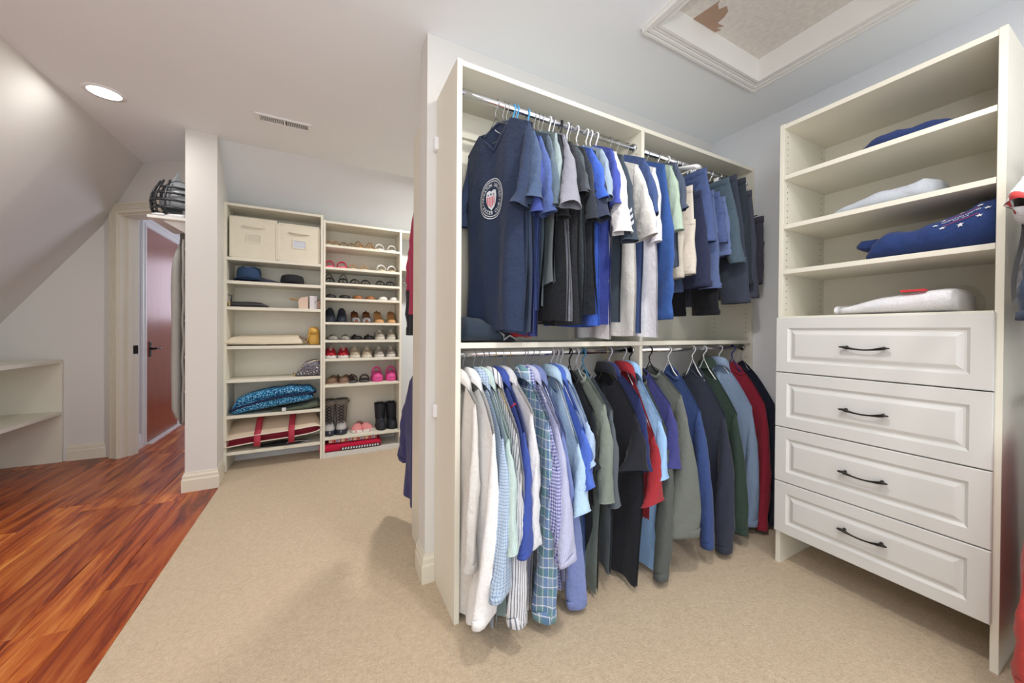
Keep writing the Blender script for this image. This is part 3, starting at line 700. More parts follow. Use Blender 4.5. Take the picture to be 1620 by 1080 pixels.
def crest(root, P, g):
    """flat print on the front of the shirt: rings, shield, stars, lettering on the ring"""
    td, zc, H, ph, Ss, zl = g['td'], g['zc'], g['H'], g['ph'], g['Ss'], g['zlow']
    cs, cz, R = .0, 1.775, .078
    def put(u, w, d=0.0):
        s = cs+u; z = cz+w; c = s/(Ss*.96); v = max(0, (zc-z)/(zc-H[2]))
        n = -(td*math.sqrt(max(0, 1-c*c))*(.3+.7*min(1, v*4))+.0055) + .015*(v**.8)*(math.sin(26*s+ph[1]+1.2*v)+.6*math.sin(47*s+ph[2]-2*v)) + .004*math.sin(9*v+ph[3]+6*c)
        return P(s, n-.0065-d, z)
    grp = MB()
    def annulus(r0, r1, ky, n=40):
        vs = [put(r*math.cos(2*PI*k/n), r*ky*math.sin(2*PI*k/n)) for r in (r0, r1) for k in range(n)]
        grp.add(vs, [(k, (k+1) % n, n+(k+1) % n, n+k) for k in range(n)])
    KY = 1.12
    annulus(R*.955, R, KY); annulus(R*.85, R*.89, KY)
    pr = obj('crest_print', grp, PRINTW, root, label='white round soccer club crest')
    sh = [(-.36, .36), (-.18, .43), (0, .36), (.18, .43), (.36, .36), (.40, .12), (.34, -.2), (.2, -.42), (0, -.58), (-.2, -.42), (-.34, -.2), (-.40, .12)]
    m = MB(); m.add([put(x*R, y*R*KY, .0028) for x, y in sh] + [put(0, -.02*R, .0028)], [(i, (i+1) % 12, 12) for i in range(12)]); obj('shield', m, PRINTW, pr)
    m = MB()
    for x in (-.24, -.12, 0, .12, .24):
        y1 = -.50+abs(x)*.75; m.add([put((x-.03)*R, .10*R, .0062), put((x+.03)*R, .10*R, .0062), put((x+.03)*R, y1*R, .0062), put((x-.03)*R, y1*R, .0062)], [(0, 1, 2, 3)])
    obj('shield_stripe', m, PRINTR, pr, label='pale red stripes')
    m = MB()
    for x, y, r in ((-.2, .2, .07), (0, .23, .085), (.2, .2, .07)):
        st = star(x*R, y*R, r*R); m.add([put(a, b, .0062) for a, b in st]+[put(x*R, y*R, .0062)], [(i, (i+1) % 10, 10) for i in range(10)])
    obj('shield_star', m, PRINTN, pr, label='navy stars')
    m = MB()
    def arc_text(s, mid, r, span, top):
        for i, ch in enumerate(s):
            if ch == ' ': continue
            a = mid+(-1 if top else 1)*span*((i-(len(s)-1)/2)/max(1, len(s)-1)); vs, fs = text_mesh(ch, R*.24, 0)
            rot = a-PI/2 if top else a+PI/2; ca, sa = math.cos(rot), math.sin(rot); ox, oy = r*math.cos(a), r*math.sin(a)
            m.add([put((ox+x*ca-y*sa), (oy+x*sa+y*ca)*KY, .0006) for x, y, z in vs], fs)
    # the shirt front faces -x and +s runs to the reader's right
    arc_text('WHEATON UNITED', PI/2, R*.68, math.radians(178), True); arc_text('SOCCER CLUB', -PI/2, R*.70, math.radians(118), False)
    for a in (math.radians(-16), math.radians(196)):
        cx, cy = R*.69*math.cos(a), R*.69*KY*math.sin(a); st = star(cx, cy, R*.07); m.add([put(p, q, .0006) for p, q in st]+[put(cx, cy, .0006)], [(i, (i+1) % 10, 10) for i in range(10)])
    obj('crest_lettering', m, PRINTW, pr)
    m = MB().tube([(-.002, -.03, zc-.075-zl), (-.002, -.012, zc-.062-zl), (-.002, 0, zc-.05-zl)], .004, 6, flat=.3); obj('neck_label', m, PRINTW, root)
def sleeve_bars(root, P, g): pass
TABLE = [
('U', 'vtee', '2a3a5a', '', 'wire', 't-shirt', 'navy V-neck t-shirt with a round soccer club crest, frontmost on the upper rail', 0.658, 16, 0.201, 2.035, [0.197, 0.0, 1.689], [0.208, -0.108, 1.689], [0.122, 0.0, 1.197]),
('U', 'tee', '31425f', '', 'wire', 't-shirt', 'dark slate blue t-shirt right behind the crested navy one', 0.694, 8, 0.2, 2.035, [0.196, 0.0, 1.702], [0.171, -0.032, 1.702], [0.147, 0.0, 1.247]),
('U', 'tee', '455c80', '', 'wire', 't-shirt', 'heathered steel-navy t-shirt with a stitched sleeve hem, second sleeve from the left panel', 0.712, 8, 0.2, 2.007, [0.247, 0.0, 1.72], [0.19, -0.054, 1.72], [0.202, 0.0, 1.196]),
('U', 'tee', '4a63a4', '', 'plasticblue', 't-shirt', 'medium blue t-shirt with pale sleeve piping on a blue hanger', 0.744, 8, 0.201, 1.989, [0.281, 0.0, 1.667], [0.189, 0.007, 1.667], [0.173, 0.0, 1.287]),
('U', 'tee', 'b01c2c', '', 'wire', 't-shirt', 'red t-shirt showing only a sliver above the middle shelf', 0.756, -4, 0.172, 1.993, [0.188, 0.0, 1.72], [0.153, -0.006, 1.72], [0.15, 0.0, 1.169]),
('U', 'tee', '3a4ea0', '', 'plasticblue', 't-shirt', 'indigo t-shirt whose narrow sleeve peeks below the steel-navy one', 0.764, -4, 0.202, 1.983, [0.239, 0.0, 1.672], [0.175, -0.013, 1.672], [0.17, 0.0, 1.182]),
('U', 'tee', '56697a', '', 'plasticblue', 't-shirt', 'blue-grey t-shirt on the last of the three blue hangers', 0.82, -4, 0.199, 2.007, [0.288, 0.0, 1.693], [0.224, -0.005, 1.693], [0.155, 0.0, 1.31]),
('U', 'tee', '93a5a8', '', 'wire', 't-shirt', 'pale grey-green t-shirt, short bodied, left of the grey t-shirt', 0.856, -4, 0.201, 2.02, [0.246, 0.0, 1.693], [0.226, -0.041, 1.693], [0.22, 0.0, 1.398]),
('U', 'tee', '8a8b98', '', 'wire', 't-shirt', 'plain mid grey t-shirt with a wide open sleeve', 0.898, -4, 0.2, 2.026, [0.329, 0.0, 1.679], [0.341, -0.103, 1.679], [0.246, 0.0, 1.24]),
('U', 'tee', '23272e', '', 'wire', 't-shirt', 'black t-shirt hidden beneath the wide sleeve of the plain grey one', 0.876, -4, 0.199, 2.018, [0.268, 0.0, 1.659], [0.219, -0.027, 1.659], [0.315, 0.0, 1.239]),
('U', 'tee', '30353d', '', 'white', 't-shirt', 'black t-shirt just right of the grey t-shirt', 0.938, -4, 0.199, 2.002, [0.312, 0.0, 1.746], [0.275, -0.016, 1.746], [0.28, 0.0, 1.23]),
('U', 'tee', '48535c', '', 'wood', 't-shirt', 'charcoal green t-shirt just left of the bright royal blue one', 0.96, -4, 0.201, 1.993, [0.286, 0.0, 1.774], [0.24, -0.005, 1.774], [0.323, 0.0, 1.28]),
('U', 'tee', '2b313b', '', 'black', 't-shirt', 'black sports t-shirt with a short sleeve below the bright royal blue one', 1.004, -4, 0.201, 1.993, [0.291, 0.0, 1.662], [0.244, -0.017, 1.662], [0.27, 0.0, 1.276]),
('U', 'tee', '303952', '', 'wire', 't-shirt', 'dark navy t-shirt with pale hem stitching below the bright royal blue sleeve', 1.058, -4, 0.199, 1.996, [0.315, 0.0, 1.665], [0.293, -0.05, 1.665], [0.254, 0.0, 1.232]),
('U', 'tee', '2c62d6', '', 'white', 't-shirt', 'bright royal blue t-shirt with a broad flared sleeve', 1.042, -4, 0.201, 1.999, [0.317, 0.0, 1.753], [0.123, 0.004, 1.753], [0.295, 0.0, 1.224]),
('U', 'tee', '93a9bf', '', 'white', 't-shirt', 'light steel blue t-shirt behind the bright royal blue one', 1.1, -4, 0.2, 2.013, [0.281, 0.0, 1.775], [0.229, -0.026, 1.775], [0.145, 0.0, 1.357]),
('U', 'tee', '3c50b4', '', 'white', 't-shirt', 'violet-blue t-shirt next to the light steel blue one', 1.16, -4, 0.199, 2.028, [0.262, 0.0, 1.759], [0.215, -0.009, 1.759], [0.175, 0.0, 1.226]),
('U', 'tee', 'e6e3e4', '', 'white', 't-shirt', 'white t-shirt with a drooping curled sleeve left of the striped dark one', 1.186, -4, 0.2, 2.02, [0.308, 0.0, 1.63], [0.238, -0.052, 1.63], [0.072, 0.0, 1.166]),
('U', 'tee', '3b4857', '', 'white', 't-shirt', 'dark slate sports t-shirt with three white bars on the sleeve', 1.224, -4, 0.201, 2.014, [0.307, 0.0, 1.597], [0.256, -0.053, 1.597], [0.121, 0.0, 1.249]),
('U', 'tee', 'e0deda', '', 'wire', 't-shirt', 'white textured t-shirt with a big loose sleeve and long body', 1.316, -4, 0.201, 1.99, [0.334, 0.0, 1.635], [0.062, 0.099, 1.635], [0.191, 0.0, 1.183]),
('U', 'tee', '3e568e', '', 'wire', 't-shirt', 'denim blue t-shirt with a rolled sleeve cuff', 1.366, -4, 0.201, 2.031, [0.291, 0.0, 1.748], [0.203, 0.033, 1.748], [0.178, 0.0, 1.198]),
('U', 'tee', 'e9e9ef', '', 'wire', 't-shirt', 'long smooth white t-shirt hanging beside the divider', 1.436, -4, 0.2, 2.002, [0.24, 0.0, 1.638], [0.174, 0.006, 1.638], [0.25, 0.0, 1.178]),
('U', 'long', '2b5aa6', '', 'white', 'shirt', 'royal blue long sleeved shirt right of the divider', 1.506, -4, 0.201, 2.032, [0.261, 0.0, 1.264], [0.083, 0.111, 1.264], [0.161, 0.0, 1.311]),
('U', 'tee', 'a9bcaa', '', 'wire', 't-shirt', 'sage green t-shirt beside the royal blue long sleeve', 1.552, -4, 0.201, 2.036, [0.274, 0.0, 1.7], [0.209, -0.003, 1.7], [0.199, 0.0, 1.534]),
('U', 'tee', '4d5a72', '', 'wire', 't-shirt', 'slate blue t-shirt between the sage one and the beige shorts', 1.59, -4, 0.2, 2.057, [0.264, 0.0, 1.813], [0.213, 0.024, 1.813], [0.207, 0.0, 1.536]),
('L', 'dress', 'dcd9d4', '', 'wire', 'shirt', 'off-white dress shirt squeezed against the left closet panel', 0.514, 2, 0.132, 0.91, [0.142, 0.0, 0.27], [0.139, -0.043, 0.27], [0.107, -0.002, 0.035]),
('L', 'dress', 'ecebea', '', 'wire', 'shirt', 'crisp white dress shirt, first in the lower row', 0.562, 2, 0.202, 0.805, [0.233, 0.0, 0.152], [0.278, -0.117, 0.152], [0.155, -0.052, 0.035]),
('L', 'dress', 'b9cade', 'check', 'wire', 'shirt', 'pale blue dress shirt with a fine check', 0.6, 2, 0.201, 0.783, [0.269, 0.0, 0.248], [0.332, -0.104, 0.248], [0.216, -0.024, 0.035]),
('L', 'dress', 'c4d8d2', 'fine', 'wire', 'shirt', 'mint green dress shirt with a fine stripe', 0.624, 2, 0.202, 0.775, [0.28, 0.0, 0.4], [0.313, -0.056, 0.4], [0.187, 0.0, 0.039]),
('L', 'dress', 'dcdce0', 'stripe', 'gold', 'shirt', 'white dress shirt with grey pinstripes and a striped hem', 0.658, 2, 0.201, 0.798, [0.295, 0.0, 0.116], [0.267, -0.078, 0.116], [0.287, 0.0, 0.079]),
('L', 'dress', '3b57b4', '', 'wire', 'shirt', 'deep royal blue dress shirt behind the pinstriped one', 0.696, 2, 0.199, 0.793, [0.261, 0.0, 0.363], [0.311, -0.081, 0.363], [0.246, 0.0, 0.178]),
('L', 'dress', 'dedee2', '', 'gold', 'shirt', 'white laundered shirt with a red ribbon under clear plastic', 0.73, 2, 0.2, 0.865, [0.253, 0.0, 0.369], [0.256, -0.037, 0.369], [0.225, 0.0, 0.064]),
('L', 'dress', '8aa8c8', 'plaid', 'wire', 'shirt', 'blue and green plaid shirt with white lines', 0.808, 2, 0.201, 0.823, [0.272, 0.0, 0.052], [0.206, -0.082, 0.052], [0.23, 0.0, 0.04]),
('L', 'dress', '8088c0', 'gingham', 'wire', 'shirt', 'purple gingham dress shirt right of the plaid one', 0.822, 2, 0.2, 0.803, [0.295, 0.0, 0.317], [0.31, -0.052, 0.317], [0.285, 0.0, 0.136]),
('L', 'dress', 'bcbfda', 'fine', 'wire', 'shirt', 'pale lavender dress shirt right of the purple gingham', 0.854, 2, 0.199, 0.807, [0.32, 0.0, 0.322], [0.371, -0.1, 0.322], [0.263, 0.0, 0.149]),
('L', 'dress', '8093d4', '', 'wire', 'shirt', 'periwinkle blue shirt with one sleeve reaching down to the carpet', 0.886, 2, 0.2, 0.769, [0.243, 0.103, 0.035], [0.212, 0.011, 0.035], [0.262, 0.0, 0.151]),
('L', 'polo', 'b4d0e6', '', 'grey', 'shirt', 'light sky blue short sleeved shirt', 0.962, 2, 0.201, 0.71, [0.28, 0.0, 0.458], [0.287, -0.094, 0.458], [0.236, 0.0, 0.217]),
('L', 'polo', '4671dc', '', 'grey', 'shirt', 'vivid cobalt short sleeved shirt behind the sky blue one', 0.99, 2, 0.2, 0.77, [0.27, 0.0, 0.548], [0.279, -0.048, 0.548], [0.216, 0.0, 0.156]),
('L', 'polo', 'a9c1e0', '', 'grey', 'shirt', 'powder blue short sleeved shirt left of the grey-green sweater', 1.014, 2, 0.2, 0.8, [0.238, 0.0, 0.626], [0.256, -0.04, 0.626], [0.192, 0.0, 0.135]),
('L', 'tee', '23262c', '', 'black', 't-shirt', 'black t-shirt with a printed neck label left of the grey-green sweater', 1.068, 2, 0.17, 0.839, [0.206, 0.0, 0.593], [0.22, -0.05, 0.593], [0.166, 0.0, 0.175]),
('L', 'sweat', '848f84', '', 'grey', 'sweater', 'grey-green knit sweater with an open neck', 1.11, 2, 0.201, 0.869, [0.263, 0.0, 0.453], [0.214, -0.054, 0.453], [0.209, -0.039, 0.035]),
('L', 'long', '5d6670', '', 'teal', 'shirt', 'dusty grey long sleeved shirt behind the grey-green sweater', 1.152, 2, 0.2, 0.837, [0.247, 0.0, 0.423], [0.239, -0.04, 0.423], [0.217, 0.0, 0.108]),
('L', 'polo', '24262f', '', 'gold', 'polo shirt', 'black polo shirt with a wide sleeve, long body almost at the carpet', 1.298, 2, 0.201, 0.808, [0.284, 0.0, 0.565], [0.207, -0.139, 0.565], [0.267, -0.084, 0.035]),
('L', 'polo', '27336c', '', 'grey', 'polo shirt', 'dark navy polo shirt between the black and the red polo', 1.326, 2, 0.201, 0.881, [0.27, 0.0, 0.556], [0.25, -0.039, 0.556], [0.162, -0.04, 0.035]),
('L', 'polo', 'b3202f', '', 'grey', 'polo shirt', 'bright red polo shirt with a big collar', 1.428, 2, 0.2, 0.686, [0.258, 0.0, 0.397], [0.258, -0.153, 0.397], [0.116, 0.0, 0.241]),
('L', 'polo', '9dc4f0', '', 'black', 'polo shirt', 'baby blue polo shirt behind the red polo', 1.472, 2, 0.2, 0.759, [0.246, 0.0, 0.491], [0.245, -0.077, 0.491], [0.24, -0.108, 0.035]),
('L', 'sweat', '585e5a', '', 'black', 'sweater', 'grey olive sweater with one sleeve hanging to the carpet', 1.522, 2, 0.201, 0.705, [0.291, -0.09, 0.035], [0.242, -0.162, 0.035], [0.167, 0.0, 0.112]),
('L', 'tee', '44478f', '', 'black', 't-shirt', 'indigo purple t-shirt left of the olive fleece', 1.54, 2, 0.2, 0.831, [0.267, 0.0, 0.527], [0.199, -0.057, 0.527], [0.187, 0.0, 0.312]),
('L', 'sweat', '70766f', '', 'black', 'fleece', 'heather olive fleece pullover with a wide straight hem', 1.624, 2, 0.201, 0.873, [0.325, 0.0, 0.21], [0.249, -0.181, 0.21], [0.18, 0.0, 0.158]),
('L', 'sweat', '36508c', '', 'white', 'sweatshirt', 'heather navy blue sweatshirt with a ribbed cuff', 1.778, 2, 0.2, 0.776, [0.284, 0.0, 0.095], [0.259, -0.08, 0.095], [0.179, 0.0, 0.084]),
('L', 'sweat', '353a4c', '', 'white', 'sweatshirt', 'charcoal sweatshirt with the lowest hanging cuff in the right bay', 1.994, 2, 0.201, 0.72, [0.309, -0.089, 0.035], [0.237, -0.162, 0.035], [0.146, 0.0, 0.048]),
('L', 'hood', '34483e', '', 'white', 'hoodie', 'dark green hooded pullover', 2.102, 2, 0.2, 0.727, [0.266, 0.0, 0.08], [0.246, -0.103, 0.08], [0.19, 0.0, 0.042]),
('L', 'dress', '91acd0', '', 'white', 'shirt', 'light blue chambray shirt in the right bay', 2.26, 2, 0.2, 0.748, [0.238, 0.0, 0.056], [0.182, -0.073, 0.056], [0.156, -0.039, 0.035]),
('L', 'sweat', 'a81c3a', '', 'purple', 'sweater', 'crimson red zip sweater right of the chambray shirt', 2.394, 2, 0.2, 0.756, [0.263, -0.083, 0.035], [0.219, -0.124, 0.035], [0.172, 0.0, 0.039]),
('L', 'long', '262b3e', '', 'wire', 'jacket', 'dark navy jacket, last in the lower row', 2.496, 2, 0.205, 0.748, [0.244, -0.099, 0.035], [0.218, -0.147, 0.035], [0.222, -0.14, 0.035]),
('P', 'shorts', 'c9c1b4', '', 'clip', 'shorts', 'beige shorts hanging deepest behind the sage t-shirt', 1.672, -3, 0.18, 1.946, [0.177, 0.0, 1.489], [0.033, 0.09, 1.489], [0, 0, 0]),
('P', 'shorts', 'd6cdc2', '', 'whitebroad', 'shorts', 'pale sand shorts under the broad white hanger', 1.752, -3, 0.18, 1.987, [0.193, 0.0, 1.513], [0.063, 0.04, 1.513], [0, 0, 0]),
('P', 'shorts', '2c3352', '', 'clip', 'shorts', 'dark navy shorts hanging lowest left of the denim blue ones', 1.826, -3, 0.18, 1.974, [0.238, 0.0, 1.446], [-0.277, 0.408, 1.446], [0, 0, 0]),
('P', 'shorts', '4a5f96', '', 'clip', 'shorts', 'blue cotton shorts pinned high by one corner', 1.866, -3, 0.181, 2.106, [0.226, 0.0, 1.694], [0.172, -0.111, 1.694], [0, 0, 0]),
('P', 'shorts', '566a9c', '', 'clip', 'shorts', 'faded blue shorts with a ribbed hem', 1.934, -3, 0.181, 1.994, [0.213, 0.0, 1.445], [0.082, 0.089, 1.445], [0, 0, 0]),
('P', 'shorts', '16181f', '', 'clip', 'shorts', 'black shorts hanging lowest above the middle shelf', 1.954, -3, 0.18, 1.892, [0.194, 0.0, 1.3], [-0.057, 0.084, 1.3], [0, 0, 0]),
('P', 'shorts', '4d6096', '', 'clip', 'shorts', 'mid blue shorts beside the blue cotton ones', 1.986, -3, 0.18, 1.997, [0.221, 0.0, 1.703], [0.106, 0.038, 1.703], [0, 0, 0]),
('P', 'shorts', '6478ac', '', 'clip', 'shorts', 'light blue shorts left of the teal grey ones', 2.038, -3, 0.181, 1.978, [0.211, 0.0, 1.64], [0.019, 0.156, 1.64], [0, 0, 0]),
('P', 'shorts', '4d6373', '', 'clip', 'shorts', 'teal grey shorts on a clip hanger', 2.072, -3, 0.18, 2.093, [0.262, 0.0, 1.592], [0.184, -0.029, 1.592], [0, 0, 0]),
('P', 'shorts', '3d4557', '', 'clip', 'trousers', 'charcoal shorts with long straight legs', 2.146, -3, 0.18, 2.127, [0.257, 0.0, 1.371], [-0.098, 0.26, 1.371], [0, 0, 0]),
('P', 'shorts', '39424f', '', 'woodclip', 'trousers', 'dark slate trousers held by a wooden clip hanger', 2.234, -3, 0.18, 2.126, [0.216, 0.0, 1.482], [-0.017, 0.282, 1.482], [0, 0, 0]),
('P', 'shorts', '53586c', '', 'clip', 'trousers', 'grey striped trousers left of the brownish grey shorts', 2.3, -3, 0.18, 2.063, [0.213, 0.0, 1.411], [0.138, 0.042, 1.411], [0, 0, 0]),
('P', 'shorts', '4d4c5c', '', 'clip', 'shorts', 'brownish grey shorts, last on the upper rail', 2.432, -3, 0.18, 1.927, [0.166, 0.0, 1.508], [0.085, 0.043, 1.508], [0, 0, 0]),
]
for row in TABLE:
    if row[0] == 'P': shorts(*row); continue
    g = garment(*row, extra=crest if row[6].startswith('navy V-neck') else None)
    if 'three white bars' in row[6]:
        Ss, Sz, SE, SI = row[9], row[10], row[11], row[12]
        m = MB()
        for k in range(3):
            z = SE[2]+.055+.028*k; y0 = -(SE[0]-.006*k+.013); y1 = y0+.055
            m.add([(-.038, y0, z+.010-SE[2]+SE[2]-min(row[13][2], SE[2])), (-.040, y1, z-.012-min(row[13][2], SE[2])), (-.040, y1, z+.004-min(row[13][2], SE[2])), (-.038, y0, z+.026-min(row[13][2], SE[2]))], [(0, 1, 2, 3)])
        obj('sleeve_bar', m, PRINTW, g, solid=.001, label='three white sleeve bars')
    if 'plastic' in row[6]:
        X, deg, Ss, Sz, SE = row[7], row[8], row[9], row[10], row[11]; zl = g.location.z
        m = MB(); rings = []
        for j in range(14):
            t = j/13; z = lerp(Sz+.06, .12, t); w = lerp(.05, .245, min(1, t*4)) if t < .25 else lerp(.245, .26, t); d = lerp(.02, .045, min(1, t*3))
            rings.append([(d*math.sin(2*PI*k/18)+.008*math.sin(5*t*k), -w*math.cos(2*PI*k/18)*(1 if math.cos(2*PI*k/18) > 0 else .85)-.01*math.sin(9*t+k), z-zl) for k in range(18)])
        b = obj('garment_bag', m.loft(rings, True), m_bag(), None, True); b.location = (X, YR, zl); b.rotation_euler = (0, 0, math.radians(deg))
        tag(b, 'clear dry-cleaner plastic bag over the laundered white shirt', 'garment bag')
        rb = MB().tube([(-.03, -.10, Sz-zl+.03), (-.035, -.11, Sz-zl), (-.034, -.105, Sz-zl-.03)], .011, 8, flat=.35).tube([(-.033, -.085, Sz-zl+.028), (-.037, -.10, Sz-zl+.01), (-.034, -.118, Sz-zl+.03)], .007, 8, flat=.5)
        obj('ribbon', rb, plain('red_ribbon', 'c3243a', .5, var=0), g, True, label='red ribbon')
# ---------------------------------------------------------------- shoes
def px_x(q, y=3.765): return y*math.tan(.4781+math.atan((q-810)/567))-.004
def shoe(kind, x, y, z, label, c1, c2='d8d6d0', rz=0, L=.235, Wd=.043, group='shoes on the shelf tower', c3=None, pair=None, patm=None):
    root = thing({'boot': 'boot', 'snowboot': 'boot', 'clog': 'clog', 'sandal': 'sandal', 'slide': 'sandal', 'sneaker': 'sneaker'}.get(kind, 'shoe'), label, {'boot': 'boot', 'snowboot': 'boot', 'clog': 'clog', 'sandal': 'sandal', 'slide': 'sandal', 'sneaker': 'sneaker'}.get(kind, 'shoe'), (x, y, z), rz, group)
    U = patm or plain('leather_'+c1, c1, .55, var=.08, vscale=30); S = plain('sole_'+c2, c2, .6, var=.04); ic = c3 if c3 and c3 != 'ankle' else 'b59a7c'; I = plain('insole_'+ic, ic, .8, var=.05)
    heel = {'pump': .075, 'mule': .06, 'heel': .085}.get(kind, 0)
    def w(t):
        if t < .3: return Wd*math.sqrt(max(.02, 1-((.3-t)/.3)**2))
        if t < .62: return Wd*lerp(1, .8, (t-.3)/.32)
        if t < .85: return Wd*lerp(.8, .78, (t-.62)/.23)
        return Wd*.78*math.sqrt(max(.03, 1-((t-.85)/.155)**2))
    def b(t): return heel*(0 if t < .3 else (3*((t-.3)/.6)**2-2*((t-.3)/.6)**3 if t < .9 else 1))
    st = {'sneaker': .026, 'clog': .02, 'boot': .02, 'snowboot': .03, 'sandal': .014, 'slide': .02}.get(kind, .009)
    N = 15; ts = [i/(N-1) for i in range(N)]
    m = MB().loft([[(-w(t)*1.06, t*L, b(t)), (w(t)*1.06, t*L, b(t)), (w(t)*1.08, t*L, b(t)+st*.6), (w(t)*1.03, t*L, b(t)+st), (-w(t)*1.03, t*L, b(t)+st), (-w(t)*1.08, t*L, b(t)+st*.6)] for t in ts], True, True, True)
    so = obj('sole', m, S, root, True)
    if heel:
        r = .011 if kind != 'mule' else .024
        obj('heel', MB().tube([(0, L*.9, b(.9)+.002), (0, L*.915, heel*.5), (0, L*.92, .0)], [r*1.7, r, r*.9], 10), U, so, True)
    prof = {'sneaker': [(0, .03), (.15, .045), (.3, .052), (.45, .082), (.55, .085), (.75, .07), (1, .068)], 'flat': [(0, .02), (.12, .032), (.25, .034), (.5, .034), (.8, .045), (1, .048)],
            'loafer': [(0, .03), (.15, .048), (.35, .06), (.5, .07), (.8, .06), (1, .062)], 'pump': [(0, .018), (.12, .03), (.25, .034), (.5, .032), (.8, .045), (1, .048)], 'heel': [(0, .016), (.12, .024), (.22, .03), (.5, .02), (.8, .035), (1, .042)],
            'mule': [(0, .03), (.15, .05), (.3, .07), (.42, .105), (.55, .12), (.8, .09), (1, .08)], 'clog': [(0, .045), (.12, .065), (.3, .078), (.5, .085), (.7, .05), (1, .045)],
            'boot': [(0, .04), (.15, .06), (.3, .07), (.45, .10), (.6, .13), (.8, .13), (1, .12)], 'snowboot': [(0, .045), (.15, .062), (.3, .07), (.45, .095), (.6, .12), (.8, .12), (1, .11)]}.get(kind)
    topen = {'sneaker': .5, 'flat': .27, 'loafer': .48, 'pump': .25, 'heel': .24, 'mule': .56, 'clog': .56}.get(kind, 2)
    def hp(t):
        for (a, ha), (c, hc_) in zip(prof, prof[1:]):
            if t <= c: return lerp(ha, hc_, (t-a)/(c-a))
        return prof[-1][1]
    if prof:
        rings = []; K = 18
        for t in [i/19 for i in range(20)]:
            ring = []
            for k in range(K+1):
                a = PI*k/K; ca, sa = math.cos(a), math.sin(a)
                zz = b(t)+st*.8+hp(t)*(max(0, sa)**.62)
                if t > topen and abs(ca) < .8 and t < .97: zz = b(t)+st+.004
                ring.append((w(t)*1.0*ca*(1.0 if kind != 'clog' else 1.1), t*L, zz))
            rings.append(ring)
        up = obj('upper', MB().loft(rings, False, True, True), U, root, True)
        if topen < 1:
            m = MB(); pts = [(t, w(t)*.78) for t in [topen+.02+(.95-topen-.02)*i/6 for i in range(7)]]
            m.add([(s*ww, t*L, b(t)+st+.0062) for t, ww in pts for s in (-1, 1)], [(2*i, 2*i+1, 2*i+3, 2*i+2) for i in range(6)]); obj('insole', m, I, root)
        if kind == 'sneaker':
            LC = plain('lace_white', 'e6e4de', .8, var=0); m = MB()
            for i in range(5):
                t = .3+.05*i; h = b(t)+st*.8+hp(t)*.98
                m.tube([(-.018, t*L, h-.006), (0, t*L-.003, h+.003), (.018, t*L, h-.006)], .0028, 6)
            m.tube([(0, .5*L, st+.088), (-.02, .47*L, st+.094), (-.028, .44*L, st+.08)], .0024, 5).tube([(0, .5*L, st+.088), (.02, .47*L, st+.094), (.028, .44*L, st+.08)], .0024, 5)
            obj('laces', m, LC, up, True)
            rings = [[(w(t)*1.02*math.cos(PI*k/10), t*L, st*.6+(hp(t)*.62+.002)*max(0, math.sin(PI*k/10))**.6) for k in range(11)] for t in (0, .04, .09, .14)]
            obj('toe_cap', MB().loft(rings, False), S, up, True)
        if kind == 'loafer' and c3 == 'cf8a86':
            rings = [[(w(t)*1.03*math.cos(PI*k/10), t*L-.002, st*.6+(hp(t)*.8+.002)*max(0, math.sin(PI*k/10))**.6) for k in range(11)] for t in (0, .04, .1, .17)]
            obj('toe_cap', MB().loft(rings, False), S, up, True, label='white toe cap')
        if kind == 'clog':
            m = MB()
            for i in range(-2, 3): m.lathe([(.0001, 0), (.0045, .001), (.0045, -.004)], 8, (i*.016, .018+.008*abs(i), 0))
            hm = MB()
            for i in range(-2, 3): hm.tube([(i*.0165, -.004+.006*i*i, .038), (i*.016, .02, .038)], .0042, 8)
            obj('vent_holes', hm, plain('clog_hole', '6a1c4c', .8, var=0), up, True)
            obj('heel_strap', MB().tube([(w(.6)*1.05*math.cos(a), L*(.5-.12*math.sin(a)*(-.2)), .065+.07*math.sin(a)) for a in [PI*i/10 for i in range(11)]], .006, 8, flat=1.6), U, root, True)
        if kind in ('boot', 'snowboot'):
            hh = .25 if kind == 'boot' else .30; m = MB(); rings = []
            for j in range(9):
                t = j/8; r = lerp(.046, .056, t)
                rings.append([(r*math.cos(2*PI*k/18)*.95, L*.66+r*1.22*math.sin(2*PI*k/18)*(1+.1*(1-t)), lerp(.09, hh, t)+.004*math.sin(3*k)*t) for k in range(18)])
            shm = U if kind == 'boot' else m_print('camo_shaft', ('3a3a42', '9b8f86', '5c5550'), 90, '75706c')
            sh = obj('shaft', MB().loft(rings, True), shm, root, True, solid=.006)
            if kind == 'snowboot':
                LC = plain('lace_dark', '2a2a2c', .8, var=0); m = MB()
                for i in range(6):
                    z0 = .10+.028*i; yf = L*.66-.066-.03*max(0, 1-i/2)
                    m.tube([(-.024, yf+.006, z0), (0, yf-.006, z0+.014), (.024, yf+.006, z0+.028)], .0048, 6).tube([(.024, yf+.006, z0), (0, yf-.004, z0+.014), (-.024, yf+.006, z0+.028)], .0048, 6)
                obj('laces', m, LC, sh, True)
                rings = [[((lerp(.058, .07, math.sin(PI*j/4))+.006*math.sin(5*k+j))*math.cos(2*PI*k/22), L*.66+(lerp(.07, .084, math.sin(PI*j/4))+.006*math.sin(7*k))*math.sin(2*PI*k/22), hh-.03+.05*j/4) for k in range(22)] for j in range(5)]
                obj('fur_trim', MB().loft(rings, True), plain('grey_fur', '8d857d', 1, var=.5, vscale=120, bump=1, bscale=200, bdist=.01), sh, True)
                rings = [[(w(t)*1.12*math.cos(PI*k/12), t*L-.006, st*.5+(hp(t)*.72+.004)*max(0, math.sin(PI*k/12))**.5) for k in range(13)] for t in (0, .05, .12, .2, .3, .42)]
